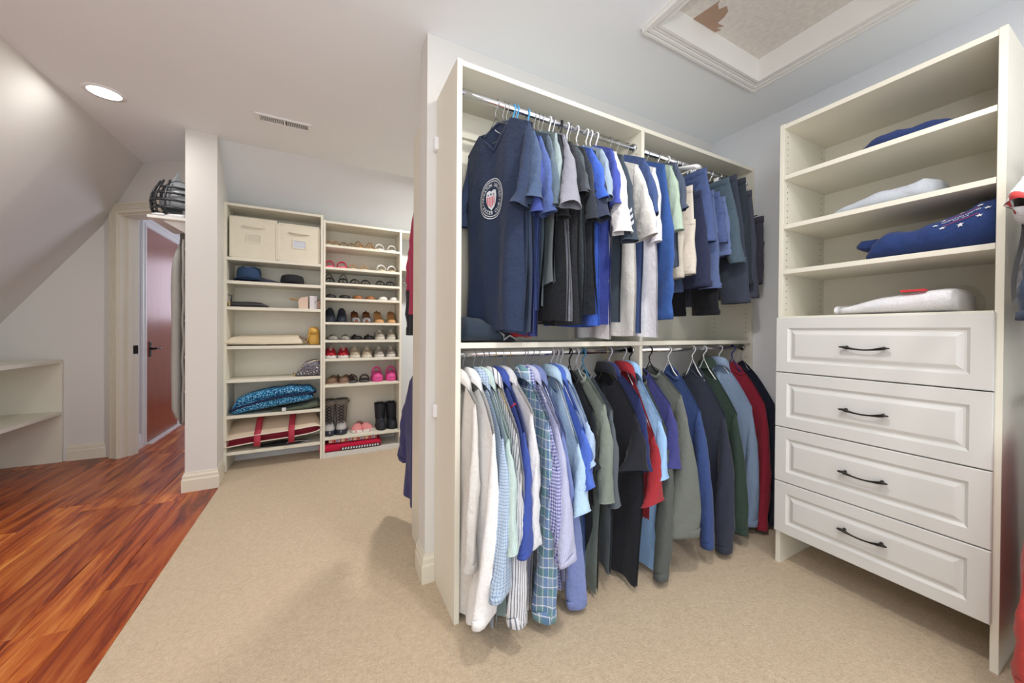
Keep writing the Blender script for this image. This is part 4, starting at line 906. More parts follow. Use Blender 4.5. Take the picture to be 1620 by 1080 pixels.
                obj('rubber_toe', MB().loft(rings, False), plain('rubber_navy', '2b3140', .4, var=.05), up, True)
    else:   # open sandals: straps over a flat sole
        def strap(t, h, ww=.004, fl=2.2, dy=0): obj('strap', MB().tube([(w(t)*1.0*math.cos(a), t*L+dy*math.sin(a), st+h*math.sin(a)) for a in [PI*i/9 for i in range(10)]], ww*fl, 8, flat=.8/fl), U, root, True)
        if kind == 'slide': strap(.2, .045, .005, 4); strap(.3, .055, .005, 4)
        else:
            strap(.16, .032, .004, 2.4); strap(.28, .042, .004, 2.0, .012)
            obj('thong', MB().tube([(0, L*.1, st), (0, L*.2, st+.035), (0, L*.3, st+.045)], .0035, 6), U, root, True)
            if c3 == 'ankle': obj('ankle_strap', MB().tube([(w(.85)*1.1*math.cos(a), L*(.82+.14*math.sin(2*a)*.3), st+.01+.085*math.sin(a)) for a in [PI*i/11 for i in range(12)]], .0035, 6), U, root, True)
    return root
def pair(kind, p0, p1, row, desc, c1, c2, y=3.775, kw0=None, rz=(0.05, -.05), dz=0, **kw):
    z = RZ[row]+.0005+dz
    for i, p in enumerate((p0, p1)):
        shoe(kind, px_x(p), y+(.004*i), z, ('left one of the ' if i == 0 else 'right one of the ')+desc, c1, c2, rz[i], **kw)
GOLD = plain('bronze_leather', '8a7350', .4, .3, var=.15, vscale=40)
GLIT = m_print('silver_glitter', ('efefec', '77736c', 'b9b4a8'), 260, '4f4c47')
pair('sandal', 521, 531, 0, 'thin tan thong sandals at the top left of the shoe tower', 'a5825c', 'b99a74', L=.22, Wd=.036)
pair('sandal', 545, 557, 0, 'bronze flat sandals on the top shoe shelf', '8a7350', '7a5f42', L=.23, Wd=.037)
pair('sandal', 571, 587, 0, 'tan sandals with raised ankle straps on the top shoe shelf', 'b58a58', 'c79f70', c3='ankle', L=.23, Wd=.04)
pair('slide', 602, 621, 0, 'white slide sandals on the top shoe shelf', 'e4e2de', 'd8d4cc', L=.23)
pair('slide', 522, 541, 1, 'hot pink sandals on the second shoe shelf', 'c2204e', 'e8557a', c3='ankle', L=.24, Wd=.044)
pair('sandal', 559, 577, 1, 'very flat tan sandals on the second shoe shelf', 'b99468', 'c8ad88', L=.22, Wd=.037)
pair('slide', 605, 621, 1, 'white ruffled sandals on the second shoe shelf', 'f0f0ee', 'c9b899', L=.23)
pair('sandal', 523, 543, 2, 'black sandals with ankle straps, left on the third shoe shelf', '17181b', '2a2724', c3='ankle', L=.23)
pair('sandal', 563, 579, 2, 'black strappy sandals in the middle of the third shoe shelf', '1a1b1f', '262320', L=.23)
pair('sandal', 604, 619, 2, 'dark grey strappy sandals, right end of the third shoe shelf', '25262c', '2d2a28', L=.23)
pair('flat', 524, 546, 3, 'black ballet flats on the fourth shoe shelf', '1d1f22', '121214', Wd=.052, c3='3a2a26')
pair('flat', 568, 587, 3, 'tan leather flats on the fourth shoe shelf', '9a6236', '6a4022', Wd=.048, c3='3a241a')
pair('flat', 608, 625, 3, 'white ballet flats on the fourth shoe shelf', 'e6e2da', 'cfc8ba', Wd=.046, c3='8a6a50')
pair('mule', 524, 541, 4, 'navy block heeled mules on the fifth shoe shelf', '1e2636', '15181f', Wd=.046, y=3.78)
pair('pump', 565, 581, 4, 'brown heeled pumps with jewelled silver toes', '7c4a2c', '4f2f1c', Wd=.042, c3='7c5230')
pair('heel', 603, 622, 4, 'tan high heeled sandals with pale toe straps', 'c89a68', 'b98a5a', Wd=.044, c3='b98a58')
pair('flat', 529, 547, 5, 'silver sparkling flats on the sixth shoe shelf', '8f8b84', '6a665f', Wd=.045, patm=GLIT, c3='4a453f')
pair('flat', 567, 585, 5, 'plain black flats beside the sparkling ones', '121316', '0d0d0f', Wd=.05, c3='1c1a19')
pair('sneaker', 604, 621, 5, 'grey-beige lace-up sneakers on the sixth shoe shelf', 'b0a89c', 'd2cec6', Wd=.046)
pair('sneaker', 525, 544, 6, 'red sneakers with white toes', 'b0182e', 'e2e0de', Wd=.05)
pair('sneaker', 564, 582, 6, 'beige sneakers in the middle of the seventh shoe shelf', 'b8aa94', 'dcd5c8', Wd=.048)
pair('sneaker', 603, 621, 6, 'grey sneakers at the right end of the seventh shoe shelf', 'a39c93', 'dedbd5', Wd=.046)
pair('loafer', 522, 541, 7, 'brown loafers leaning at the left of the eighth shoe shelf', '7a5f4c', 'b49c8c', Wd=.05, rz=(-.35, -.45), c3='3a2c24')
pair('slide', 560, 578, 7, 'black and pink sport sandals on the eighth shoe shelf', '2a1f24', '4a4448', Wd=.045, c3='ankle')
pair('clog', 600, 621, 7, 'pink foam clogs with round vents', 'e2559c', 'd84a90', Wd=.05, c3='c23c80')
pair('snowboot', 523, 541, 8, 'laced grey snow boots with fur tops', 'b9b6b6', '3c4048', Wd=.05, L=.255)
pair('loafer', 565, 587, 8, 'pale pink slip-on shoes beside the snow boots', 'e08f90', 'e8e2dc', Wd=.054, rz=(-.15, .3), c3='cf8a86')
pair('boot', 607, 623, 8, 'short navy-black suede boots', '20242e', '15171c', Wd=.047)
PSIL = plain('jewel_silver', 'c4c6cc', .25, .6, var=.3, vscale=200)
for o in [o for o in bpy.data.objects if o.get('label', '').endswith('jewelled silver toes')]:
    rings = [[(.043*f*math.cos(PI*k/10), y, .009+h*max(0, math.sin(PI*k/10))**.6) for k in range(11)] for y, h, f in ((.0, .022, .35), (.02, .033, .75), (.045, .04, .96), (.062, .042, 1.02))]
    obj('toe_ornament', MB().loft(rings, False), PSIL, o, True)

# ---------------------------------------------------------------- soft goods and bags on the shelves
def xloft(stations, depth, z0=0.0, n=22, p=3.2, wr=.006, seed=0, axis='x', lean=0.0):
    """closed pillow-like body: stations (u, height, depth scale, z offset) along one axis, flat underneath"""
    rings = []
    U = []
    for a, b_ in zip(stations, stations[1:]):
        for i in range(5): U.append(tuple(lerp(x, y, i/5) for x, y in zip(a, b_)))
    U.append(stations[-1])
    for u, h, ds, zo in U:
        ring = []
        for k in range(n):
            g = 2*PI*k/n; c, s = math.cos(g), math.sin(g)
            x = math.copysign(abs(c)**(2/p), c); y = math.copysign(abs(s)**(2/p), s)
            d = x*depth*.5*ds; z = z0+zo+h*(.5+.5*y)
            q = wr*wob(u*40, g*2, seed)*(0 if s < -.6 else 1)
            d += q*.8*(1 if c > 0 else -1)*abs(c); z += q*max(0, s) + lean*d
            ring.append((u, d, z) if axis == 'x' else (d, u, z))
        rings.append(ring)
    return MB().loft(rings, True, True, True)
def soft(name, label, cat, st, depth, mat, loc, axis='x', group=None, part_=None, **kw):
    r = thing(name, label, cat, loc, 0, group)
    o = obj(part_ or 'body', xloft(st, depth, axis=axis, **kw), mat, r, True)
    return r, o
CANV = plain('cream_canvas', 'e3ddcb', .9, var=.05, vscale=25, bump=.25, bscale=300)
for i, (x0, x1, lab) in enumerate(((-.715, -.388, 'cream canvas storage bin with an empty label holder, left one on the top shelf'), (-.376, -.058, 'cream canvas storage bin with a pale blue label card, right one on the top shelf'))):
    b = thing('storage_bin', lab, 'bin', ((x0+x1)/2, 3.88, LZ[0]+.0005), 0, 'canvas bins on the top shelf')
    w = (x1-x0)/2; H_ = .345-.012*i
    m = MB().loft([[(sx*w*f+.0, sy*.132, z) for sx, sy in ((-1, -1), (1, -1), (1, 1), (-1, 1))] for z, f in ((0, .97), (.1, 1.0), (.25, 1.0), (H_, .99))], True, True, True)
    bo = obj('box', m, CANV, b, bevel=.006)
    obj('lid_binding', MB().box(-w*1.0, w*1.0, -.1345, .1345, H_-.012, H_+.002), CANV, b, bevel=.002)
    for sx in (-1, 1): obj('edge_binding', MB().box(sx*w-.006, sx*w+.006, -.136, -.128, .004, H_-.012), CANV, b, bevel=.002)
    obj('handle', MB().tube([(-.075, -.133, H_-.075), (-.06, -.142, H_-.077), (0, -.150, H_-.084), (.06, -.142, H_-.082), (.075, -.133, H_-.08)], .011, 8, flat=.3), CANV, b, True)
    fr = MB(); a0, a1, c0, c1 = -.055, .055, H_-.215, H_-.135
    for q in ((a0, a1, c0, c0+.009), (a0, a1, c1-.009, c1), (a0, a0+.009, c0+.009, c1-.009), (a1-.009, a1, c0+.009, c1-.009)): fr.box(q[0], q[1], -.137, -.132, q[2], q[3])
    lh = obj('label_holder', fr, CANV, b, bevel=.001)
    obj('label_card', MB().box(a0+.008, a1-.008, -.1335, -.132, c0+.008, c1-.008), plain('card_blue', 'ccd2de', .5, var=0) if i else plain('card_cream', 'd5d0bf', .7, var=0), lh)
DENIM = plain('denim_cap', '2e4668', .9, var=.15, vscale=60)
def cap(label, x, y, z, r, h, mat, visor=True, rz=0, vis=1.0):
    c = thing('cap', label, 'hat', (x, y, z), rz)
    prof = [(r*1.0, 0), (r*1.02, h*.3), (r*.98, h*.62), (r*.88, h*.86), (r*.6, h*.97), (r*.25, h), (.001, h)]
    cr = obj('crown', MB().lathe(prof, 26, sx=1, sy=1.1), mat, c, True)
    if visor:
        m = MB(); rings = []
        for j in range(6):
            t = j/5; ring = []
            for k in range(15):
                a = PI+PI*k/14; rr = r*(1.0+.75*t*vis*math.sin(a-PI)**.6)
                ring.append((rr*math.cos(a), rr*math.sin(a)*1.1, .012-.02*t*math.cos(a)**2*1.2+.012*t*(1-abs(math.cos(a)))))
            rings.append(ring)
        obj('visor', MB().loft(rings, False), mat, c, True, solid=.004)
    obj('button', MB().lathe([(.008, 0), (.006, .005), (.001, .006)], 10, (0, 0, h-.002)), mat, cr, True)
    return c
c = cap('blue denim cap with an oval pale patch, left end of the hat shelf', px_x(395, 3.85), 3.85, LZ[1]+.018, .088, .122, DENIM, vis=.6)
obj('patch', MB().lathe([(.001, .003), (.024, .003), (.026, 0)], 18, (0, -.072, .108), 1, .5), plain('patch_pale', 'a9b4bd', .8, var=0), c, True, label='pale oval patch')
cap('black cap on the right of the hat shelf', px_x(463, 3.85), 3.85, LZ[1]+.004, .092, .088, plain('black_felt', '25262b', .95, var=.1, vscale=60), vis=.25)
soft('scarf', 'crumpled navy and grey scarf between the two caps', 'scarf', [(-.07, .02, .5, 0), (-.04, .05, .9, 0), (.0, .045, 1, 0), (.04, .025, .8, 0), (.12, .008, .6, 0)], .12, plain('scarf_cloth', '3a3d4a', .95, var=.5, vscale=25), (px_x(420, 3.83), 3.85, LZ[1]+.001), wr=.012, seed=3)
LEA = plain('black_leather', '2b2a30', .4, var=.1, vscale=20)
r, o = soft('clutch_bag', 'black leather bag lying flat with a tall loop strap', 'bag', [(-.13, .03, .8, 0), (-.1, .045, 1, 0), (0, .048, 1, 0), (.1, .045, .95, 0), (.15, .02, .6, 0)], .17, LEA, (px_x(392, 3.83), 3.84, LZ[2]+.001), wr=.002)
obj('strap', MB().tube([(-.125, -.05, .03), (-.14, -.05, .07), (-.125, -.05, .1), (-.1, -.05, .095), (-.105, -.05, .05), (-.12, -.05, .03)], .011, 8, flat=.5), LEA, r, True)
obj('buckle', MB().box(-.115, -.103, -.093, -.088, .004, .046), plain('brass', 'c2ad7c', .3, .9, var=0), r, bevel=.001)
PINK = plain('blush_card', 'd9bfae', .7, var=.03)
b = thing('gift_box', 'open blush cardboard box with a raised flap', 'box', (px_x(482, 3.82), 3.83, LZ[2]+.0005))
obj('carton', MB().prism([(-.042, 0), (.034, 0), (.034, .115), (-.028, .1), (-.046, .075)], -.05, .05, 'y'), PINK, b, bevel=.0015)
obj('flap', MB().prism([(-.115, .083), (-.11, .096), (-.03, .086), (-.035, .076)], -.048, .04, 'y'), plain('kraft', 'a98a5e', .8, var=.05), b)
b = thing('gift_box', 'upright white box with a blue edge beside the blush box', 'box', (px_x(496.5, 3.82), 3.83, LZ[2]+.0005))
obj('carton', MB().box(-.03, .03, -.06, .05, 0, .118), plain('white_card', 'd9d4d8', .6, var=.02), b, bevel=.002); obj('lid', MB().box(-.0315, .0315, -.0615, .0515, .095, .1195), plain('white_card', 'd9d4d8', .6, var=.02), b, bevel=.002)
r, o = soft('pouch', 'small patterned drawstring pouch at the right end of its shelf', 'pouch', [(-.026, .03, .6, 0), (-.016, .08, 1, 0), (.008, .085, 1, 0), (.022, .03, .6, 0)], .07, m_print('pouch_print', ('e4d6cc', '8a5a52', 'c8a79a'), 130, 'b7968a'), (px_x(505, 3.82), 3.81, LZ[2]+.0005), wr=.004)
obj('drawstring', MB().tube([(-.01, 0, .08), (-.035, -.03, .12), (-.03, -.04, .06)], .003, 6), plain('cord_dark', '3a2f30', .8, var=0), r, True)
CRM = plain('cream_cloth', 'dfd3bd', .9, var=.04, vscale=20)
r = thing('dust_bag', 'flat cream cloth bag lying on the middle shelf', 'bag', (px_x(421, 3.8), 3.84, LZ[3]+.0005))
obj('body', MB().loft([[(-.29, -.10, .012), (.27, -.10, .012), (.235, .12, .03), (-.23, .12, .03)], [(-.285, -.105, .03), (.29, -.105, .026), (.25, .1, .078), (-.2, .1, .064)], [(-.235, -.05, .075), (.255, -.05, .078), (.235, .09, .1), (-.19, .09, .088)]], True, True, True), CRM, r, bevel=.012)
obj('hem', MB().tube([(-.288, -.104, .022), (0, -.107, .016), (.288, -.104, .02)], .005, 6), CRM, r, True)
obj('tie', MB().loft([[(.255, -.07, .075), (.265, -.06, .08), (.262, -.03, .075)], [(.30, -.075, .055), (.31, -.06, .06), (.305, -.03, .05)], [(.335, -.08, .012), (.35, -.05, .016), (.34, -.03, .01)]], True, True, True), plain('brown_cloth', '7a5638', .9, var=.1), r, True, label='brown cloth tie')
YEL = plain('mustard_leather', 'd3a850', .6, var=.1, vscale=25)
r, o = soft('backpack', 'small mustard yellow bag standing at the right of the middle shelf', 'bag', [(-.045, .13, .8, 0), (-.035, .158, 1, 0), (.03, .16, 1, 0), (.044, .13, .8, 0)], .15, YEL, (px_x(497.5, 3.82), 3.84, LZ[3]+.0005), p=4.5, wr=.002)
obj('strap', MB().tube([(-.03, -.078, .15), (-.036, -.085, .1), (-.05, -.09, .04), (-.075, -.08, .02), (-.09, -.05, .015)], .009, 8, flat=.4), YEL, r, True)
obj('flap', MB().loft([[(-.04, -.079, .10), (.036, -.079, .10)], [(-.041, -.083, .14), (.037, -.083, .14)], [(-.03, -.05, .163), (.028, -.05, .165)], [(-.03, .04, .164), (.028, .04, .166)]], False), YEL, r, True, solid=.004)
r, o = soft('cosmetic_bag', 'domed grey printed bag with a cream zip', 'bag', [(-.10, .01, .5, 0), (-.08, .06, .8, 0), (-.02, .135, 1, 0), (.06, .15, 1, 0), (.095, .14, .95, 0)], .15, m_print('grey_print', ('c9c6cc', '4a4852', '7d7984'), 38, '63606a'), (px_x(489, 3.80), 3.82, LZ[4]+.0005), wr=.003)
obj('zip', MB().tube([(-.098, -.03, .01), (-.07, -.05, .06), (-.02, -.062, .11), (.04, -.06, .138), (.09, -.05, .142)], .0055, 7), plain('zip_cream', 'd8c9b2', .6, var=0), r, True)
obj('zip_pull', MB().tube([(-.1, -.04, .012), (-.115, -.06, .03), (-.105, -.07, .01)], .006, 6), plain('brass', 'c2ad7c', .3, .9, var=0), r, True)
BLU = m_print('teal_paisley', ('bfe2ee', '2f8fc0', '176a9c'), 85, '123f6e')
r, o = soft('quilted_bag', 'folded blue and turquoise patterned quilted bag', 'bag', [(-.30, .02, .5, .0), (-.26, .085, .9, .0), (-.15, .10, 1, .02), (.1, .095, 1, .055), (.25, .085, .9, .07), (.31, .03, .6, .09)], .25, BLU, (px_x(433, 3.8), 3.85, LZ[5]+.0005), wr=.008, seed=2)
o2 = obj('top_fold', xloft([(-.295, .02, .5, .03), (-.25, .07, .9, .07), (-.1, .085, 1, .11), (.12, .08, 1, .14), (.28, .06, .9, .15), (.335, .02, .5, .14)], .24, wr=.008, seed=5), BLU, r, True)
obj('binding', MB().tube([(-.295, -.1, .035), (-.25, -.128, .06), (-.1, -.13, .105), (.1, -.128, .137), (.27, -.115, .15), (.33, -.06, .15)], .010, 8), plain('navy_binding', '14264a', .9, var=0), r, True)
r, o = soft('folded_jacket', 'folded olive green garment with a white tag under the blue bag', 'garment', [(-.16, .015, .8, 0), (0, .03, 1, 0), (.12, .05, 1, 0), (.2, .06, .9, .01), (.23, .02, .6, .02)], .24, cloth('5d6b56'), (px_x(464, 3.8), 3.86, LZ[5]+.0005), wr=.008, seed=8)
obj('tag', MB().box(-.075, -.045, -.133, -.129, .004, .036), PRINTW, r)
TOTE = plain('natural_canvas', 'd9c6b0', .9, var=.05, vscale=18, bump=.25, bscale=260)
RLIN = plain('tote_red', 'b5394c', .8, var=.06)
r = thing('tote_bag', 'natural canvas tote with red handles and red lining lying on its side', 'bag', (px_x(432, 3.79), 3.86, LZ[6]+.0005))
rings = []
for y, zz, hh, f in ((-.135, .045, .04, 1.0), (-.09, .05, .062, 1.0), (.0, .06, .095, .97), (.12, .07, .12, .9), (.14, .075, .11, .86)):
    rings.append([(.385*f*math.copysign(abs(math.cos(g))**.6, math.cos(g)), y, zz+.05*math.cos(g)*.7+hh*math.copysign(abs(math.sin(g))**.9, math.sin(g))*(1+.25*math.cos(2*g)) + .05*(1 if y > 0 else .4)) for g in [2*PI*k/32 for k in range(32)]])
zmin = min(p[2] for q in rings for p in q); rings = [[(a, b_, c_-zmin+.02) for a, b_, c_ in q] for q in rings]
tb = obj('body', MB().loft(rings, True, False, True), TOTE, r, True)
inner = [[(a*.96, b_+.004+.05*i, lerp(c_, .08, .12)) for a, b_, c_ in rings[0]] for i in range(3)]
obj('lining', MB().loft(inner, True, False, True), RLIN, r, True, label='red lining')
obj('rim', MB().tube(rings[0]+[rings[0][0]], .005, 6), plain('rim_white', 'e6ded2', .8, var=0), r, True)
for xx in (-.10, .15):
    top = [p for p in rings[1] if abs(p[0]-xx) < .09]; zt = max(p[2] for p in top)
    obj('handle', MB().loft([[(xx-.024, y, z), (xx+.024, y, z)] for y, z in ((.11, .262), (.0, .228), (-.09, zt+.006), (-.137, zt-.018), (-.143, zt-.07), (-.142, .028))], False), RLIN, r, True, solid=.004, label='red webbing handle')
hb = thing('hanger_bundle', 'black strappy garment squashed beneath the canvas tote', 'garment', (px_x(445, 3.78), 3.80, LZ[6]+.0005))
obj('cloth', xloft([(-.15, .01, .6, 0), (-.05, .025, 1, 0), (.1, .022, 1, 0), (.22, .012, .6, 0)], .09, wr=.005, seed=4), plain('black_cloth', '1c1d22', .9, var=.1), hb, True)
obj('strap', MB().tube([(.05, -.045, .02), (.14, -.055, .03), (.22, -.05, .022), (.24, -.04, .012), (.16, -.05, .008)], .004, 6), plain('grey_strap', 'a3a5a8', .6, var=0), hb, True)
TOW = plain('crimson_terry', 'c41a42', 1, var=.2, vscale=120, bump=.8, bscale=220, bdist=.006)
r, o = soft('towel', 'folded crimson towel with a black and white edge on the bottom board', 'towel', [(-.28, .06, .9, 0), (-.26, .07, 1, 0), (0, .072, 1, 0), (.22, .078, 1, 0), (.26, .06, .9, 0)], .27, TOW, (px_x(560, 3.8)-.01, 3.875, .0525), p=6, wr=.004, seed=6)
m = MB()
for i in range(14):
    x = -.09+.024*i; m.add([(x, -.139, .012), (x+.013, -.139, .012), (x+.018, -.139, .03), (x+.004, -.139, .03)], [(0, 1, 2, 3)])
obj('edging', MB().box(-.1, .25, -.1385, -.135, .008, .034), plain('edge_black', '1a1a1c', .8, var=0), r); obj('edging_pattern', m, PRINTW, r)
STR = NT('medallion_stripe'); tcs = STR.n('ShaderNodeTexCoord').outputs['Object']; sx_ = STR.n('ShaderNodeSeparateXYZ'); STR.l(tcs, sx_.inputs[0])
rmp = STR.n('ShaderNodeValToRGB'); rmp.color_ramp.interpolation = 'CONSTANT'; STR.l(STR.math('FRACT', STR.math('MULTIPLY', sx_.outputs[0], 9.5)), rmp.inputs[0])
el = rmp.color_ramp.elements; el[0].color = lin('e2b7a4'); el[1].position = .3; el[1].color = lin('b94a48')
for p_, q_ in ((.38, 'dfc0ae'), (.6, '9d96b4'), (.8, 'd9a79a'), (.93, '4a4038')): x_ = el.new(p_); x_.color = lin(q_)
STR.l(rmp.outputs[0], STR.b.inputs['Base Color']); STR.b.inputs['Roughness'].default_value = .85
r, o = soft('folded_blanket', 'folded blanket with pink, red and lilac medallion stripes on the crimson towel', 'blanket', [(-.21, .03, .9, 0), (-.2, .038, 1, 0), (0, .04, 1, 0), (.2, .036, 1, 0), (.215, .03, .9, 0)], .235, STR.m, (px_x(560, 3.8)-.002, 3.872, .128), p=6, wr=.002)
m = MB()
for i, x in enumerate((-.16, -.055, .05, .155)):
    m.add([(x, -.1192, .005), (x+.013, -.1202, .02), (x, -.1192, .035), (x-.013, -.1202, .02)], [(0, 1, 2, 3)])
obj('medallions', m, plain('medallion_red', 'b23038', .8, var=.2), r)

# ---------------------------------------------------------------- folded clothes in the drawer cabinet
NAVY = cloth('24386e'); 
soft('folded_shirt', 'navy garment folded on the top shelf of the drawer cabinet', 'garment', [(-.17, .045, .4, 0), (-.155, .05, .5, 0), (-.10, .062, .9, 0), (0, .07, 1, 0), (.08, .06, 1, 0), (.17, .012, .7, 0)], .30, cloth('2a3f78'), (2.30, .61, 2.0095), axis='y', wr=.012, seed=11, part_='cloth')
r, o = soft('folded_sweater', 'light grey garment folded on the second shelf of the drawer cabinet', 'garment', [(-.17, .075, .7, 0), (-.14, .085, .95, 0), (-.02, .075, 1, 0), (.1, .05, 1, 0), (.165, .02, .8, 0)], .30, cloth('bcc2cb'), (2.29, .675, 1.7555), axis='y', wr=.010, seed=12, part_='cloth')
r = thing('folded_sweatshirt', 'navy sweatshirt with white stars and small red-lined lettering, bunched on the third shelf', 'sweatshirt', (2.27, .54, 1.5235))
swst = [(-.195, .19, .9, 0), (-.15, .185, 1, 0), (-.06, .135, 1, 0), (.0, .12, 1, 0), (.09, .125, 1, 0), (.135, .08, .95, 0), (.16, .03, .8, 0)]
SWM = cloth('25407e')
obj('body', xloft(swst, .30, axis='y', wr=.012, seed=13, n=36, p=2.6), SWM, r, True)
obj('sleeve', xloft([(.10, .05, .8, .03), (.15, .06, 1, .05), (.2, .045, .9, .06), (.215, .02, .7, .07)], .16, axis='y', wr=.006, seed=14), SWM, r, True)
def sw_pt(u, g):   # a point just off the sweatshirt's front upper surface
    us = swst
    for a, b_ in zip(us, us[1:]):
        if a[0] <= u <= b_[0]: h, ds = (lerp(a[i], b_[i], (u-a[0])/(b_[0]-a[0])) for i in (1, 2)); break
    c, s = math.cos(g), math.sin(g); p = 2.6
    d = math.copysign(abs(c)**(2/p), c)*.15*ds; z = h*(.5+.5*math.copysign(abs(s)**(2/p), s)); q = .012*wob(u*40, g*2, 13)
    d += q*.8*(1 if c > 0 else -1)*abs(c); z += q*max(0, s)
    return (d-.004, u, z+.003)
def sw_map(a, w): return sw_pt(-.115-a, math.radians(163)-w*11)    # a runs to the right, w upwards
pr = MB()
for ang in range(0, 360, 45):
    cx, cy = .062*math.cos(math.radians(ang)), .026*math.sin(math.radians(ang)); st_ = star(cx, cy, .0085)
    st_ = [(cx+(x-cx)*1.15, cy+(y-cy)*.55) for x, y in st_]
    pr.add([sw_map(x, y) for x, y in st_]+[sw_map(cx, cy)], [(i, (i+1) % 10, 10) for i in range(10)])
po = obj('star_print', pr, PRINTW, r, label='ring of white stars with lettering')
tx = MB()
for s_, sz, yy in (('WHEATON UNITED', .0105, .003), ('SOC. CLUB', .0075, -.005)):
    vs, fs = text_mesh(s_, sz, 0); tx.add([sw_map(x*1.0, yy+y*.62) for x, y, z in vs], fs)
obj('lettering', tx, PRINTW, po)
ln = MB()
for yy in (.0105, -.0105):
    for i in range(8):
        x0, x1 = -.042+.0105*i, -.042+.0105*(i+1); k = .002 if yy > 0 else -.002
        ln.add([sw_map(x0, yy-.0008+k*math.cos(x0*30)), sw_map(x1, yy-.0008+k*math.cos(x1*30)), sw_map(x1, yy+.0008+k*math.cos(x1*30)), sw_map(x0, yy+.0008+k*math.cos(x0*30))], [(0, 1, 2, 3)])
obj('red_line', ln, plain('print_red_line', 'b0283c', .7, var=0), po, label='red curved lines')
r, o = soft('packed_shirt', 'white garment folded in a clear plastic sleeve with a red strip, just above the drawers', 'garment', [(-.195, .08, .8, 0), (-.18, .1, 1, 0), (-.05, .09, 1, 0), (.07, .065, 1, 0), (.15, .04, 1, 0), (.17, .03, .7, 0), (.185, .045, .8, 0), (.2, .015, .5, 0)], .30, cloth('eeeef2'), (2.28, .63, 1.2845), axis='y', wr=.006, seed=15, part_='cloth')
obj('plastic_sleeve', xloft([(-.215, .08, .9, 0), (-.2, .108, 1.04, 0), (-.05, .098, 1.04, 0), (.1, .055, 1.02, 0), (.16, .045, 1, 0)], .31, axis='y', wr=.004, seed=16), m_bag(), r, True)
obj('strip', MB().box(-.152, -.12, -.115, -.045, .088, .096), plain('strip_red', 'cf3038', .5, var=0), r, label='red strip')
# dark clothes crumpled on the middle shelf
r, o = soft('folded_trousers', 'crumpled dark slate garment on the middle shelf under the crested t-shirt', 'garment', [(-.12, .05, .7, 0), (-.09, .10, 1, 0), (0, .105, 1, 0), (.07, .06, .9, 0), (.14, .035, .7, 0), (.17, .01, .5, 0)], .24, cloth('2c3a4a'), (.612, 1.525, 1.1495), wr=.014, seed=21, part_='cloth')
obj('drawstring', MB().tube([(.06, -.1, .05), (.075, -.125, .03), (.07, -.13, .01), (.1, -.128, .03), (.14, -.12, .012)], .004, 6), plain('grey_strap', 'a3a5a8', .6, var=0), r, True)

# ---------------------------------------------------------------- hanging things round the edges of the picture
garment('U', 'long', 'c2285a', '', 'white', 'sweater', 'crimson pink sweater poking out at the end of the dividing wall', .52, 188, .2, 1.98, (.335, 0, 1.46), (.25, -.02, 1.46), (.25, 0, 1.3), Y=2.09)
garment('U', 'long', '2c2d36', '', 'black', 'coat', 'charcoal coat hanging below the crimson pink sweater', .535, 190, .2, 1.98, (.37, 0, 1.17), (.26, -.03, 1.17), (.3, 0, 1.16), Y=2.09)
garment('L', 'long', '3f3d78', '', 'white', 'robe', 'deep purple robe reaching almost to the carpet at the wall end', .50, 190, .2, .88, (.40, 0, .34), (.28, -.03, .34), (.27, 0, .14), Y=2.09, zrod=1.06)
garment('U', 'tee', 'e9e8ea', '', 'white', 't-shirt', 'white t-shirt with a red hem at the right edge of the picture', 2.2, -90, .2, 1.72, (.40, 0, 1.60), (.29, 0, 1.60), (.25, 0, 1.30), Y=.262, zrod=1.83)
garment('U', 'long', '3a4a64', '', 'white', 'jeans jacket', 'dark denim garment under the white t-shirt at the right edge', 2.2, -90, .2, 1.70, (.405, 0, 1.245), (.26, 0, 1.245), (.25, 0, 1.24), Y=.235, zrod=1.83)
garment('L', 'long', 'd23a30', '', 'white', 'shirt', 'red garment hanging low at the right edge of the picture', 2.2, -90, .2, .80, (.37, 0, .12), (.28, 0, .12), (.25, 0, .12), Y=.235, zrod=.95)
for o in list(bpy.data.objects):
    if o.get('label', '').startswith('white t-shirt with a red hem'):
        for c in o.children_recursive:
            if c.name.startswith('sleeve_hem'): c.data.materials[0] = cloth('d2302c'); c['label'] = 'red sleeve hem'
for k, (yy, cc, tt) in enumerate(((.13, '2b2f3a', 'dark grey'), (.04, '4a3038', 'plum'), (-.06, '30384a', 'slate'))):  # dark clothes added out of view to block light from the cabinet side
    garment('U', 'long', cc, '', 'white', 'shirt', tt+' long sleeved shirt in the upper corner row, outside the picture', 2.2, -90+2*k, .2, 1.70, (.36, 0, 1.20), (.27, 0, 1.20), (.25, 0, 1.15), Y=yy, zrod=1.83)
    garment('L', 'long', cc, '', 'black', 'coat', tt+' long coat in the lower corner row, outside the picture', 2.2, -90-2*k, .2, .80, (.36, 0, .12), (.27, 0, .12), (.25, 0, .1), Y=yy, zrod=.95)
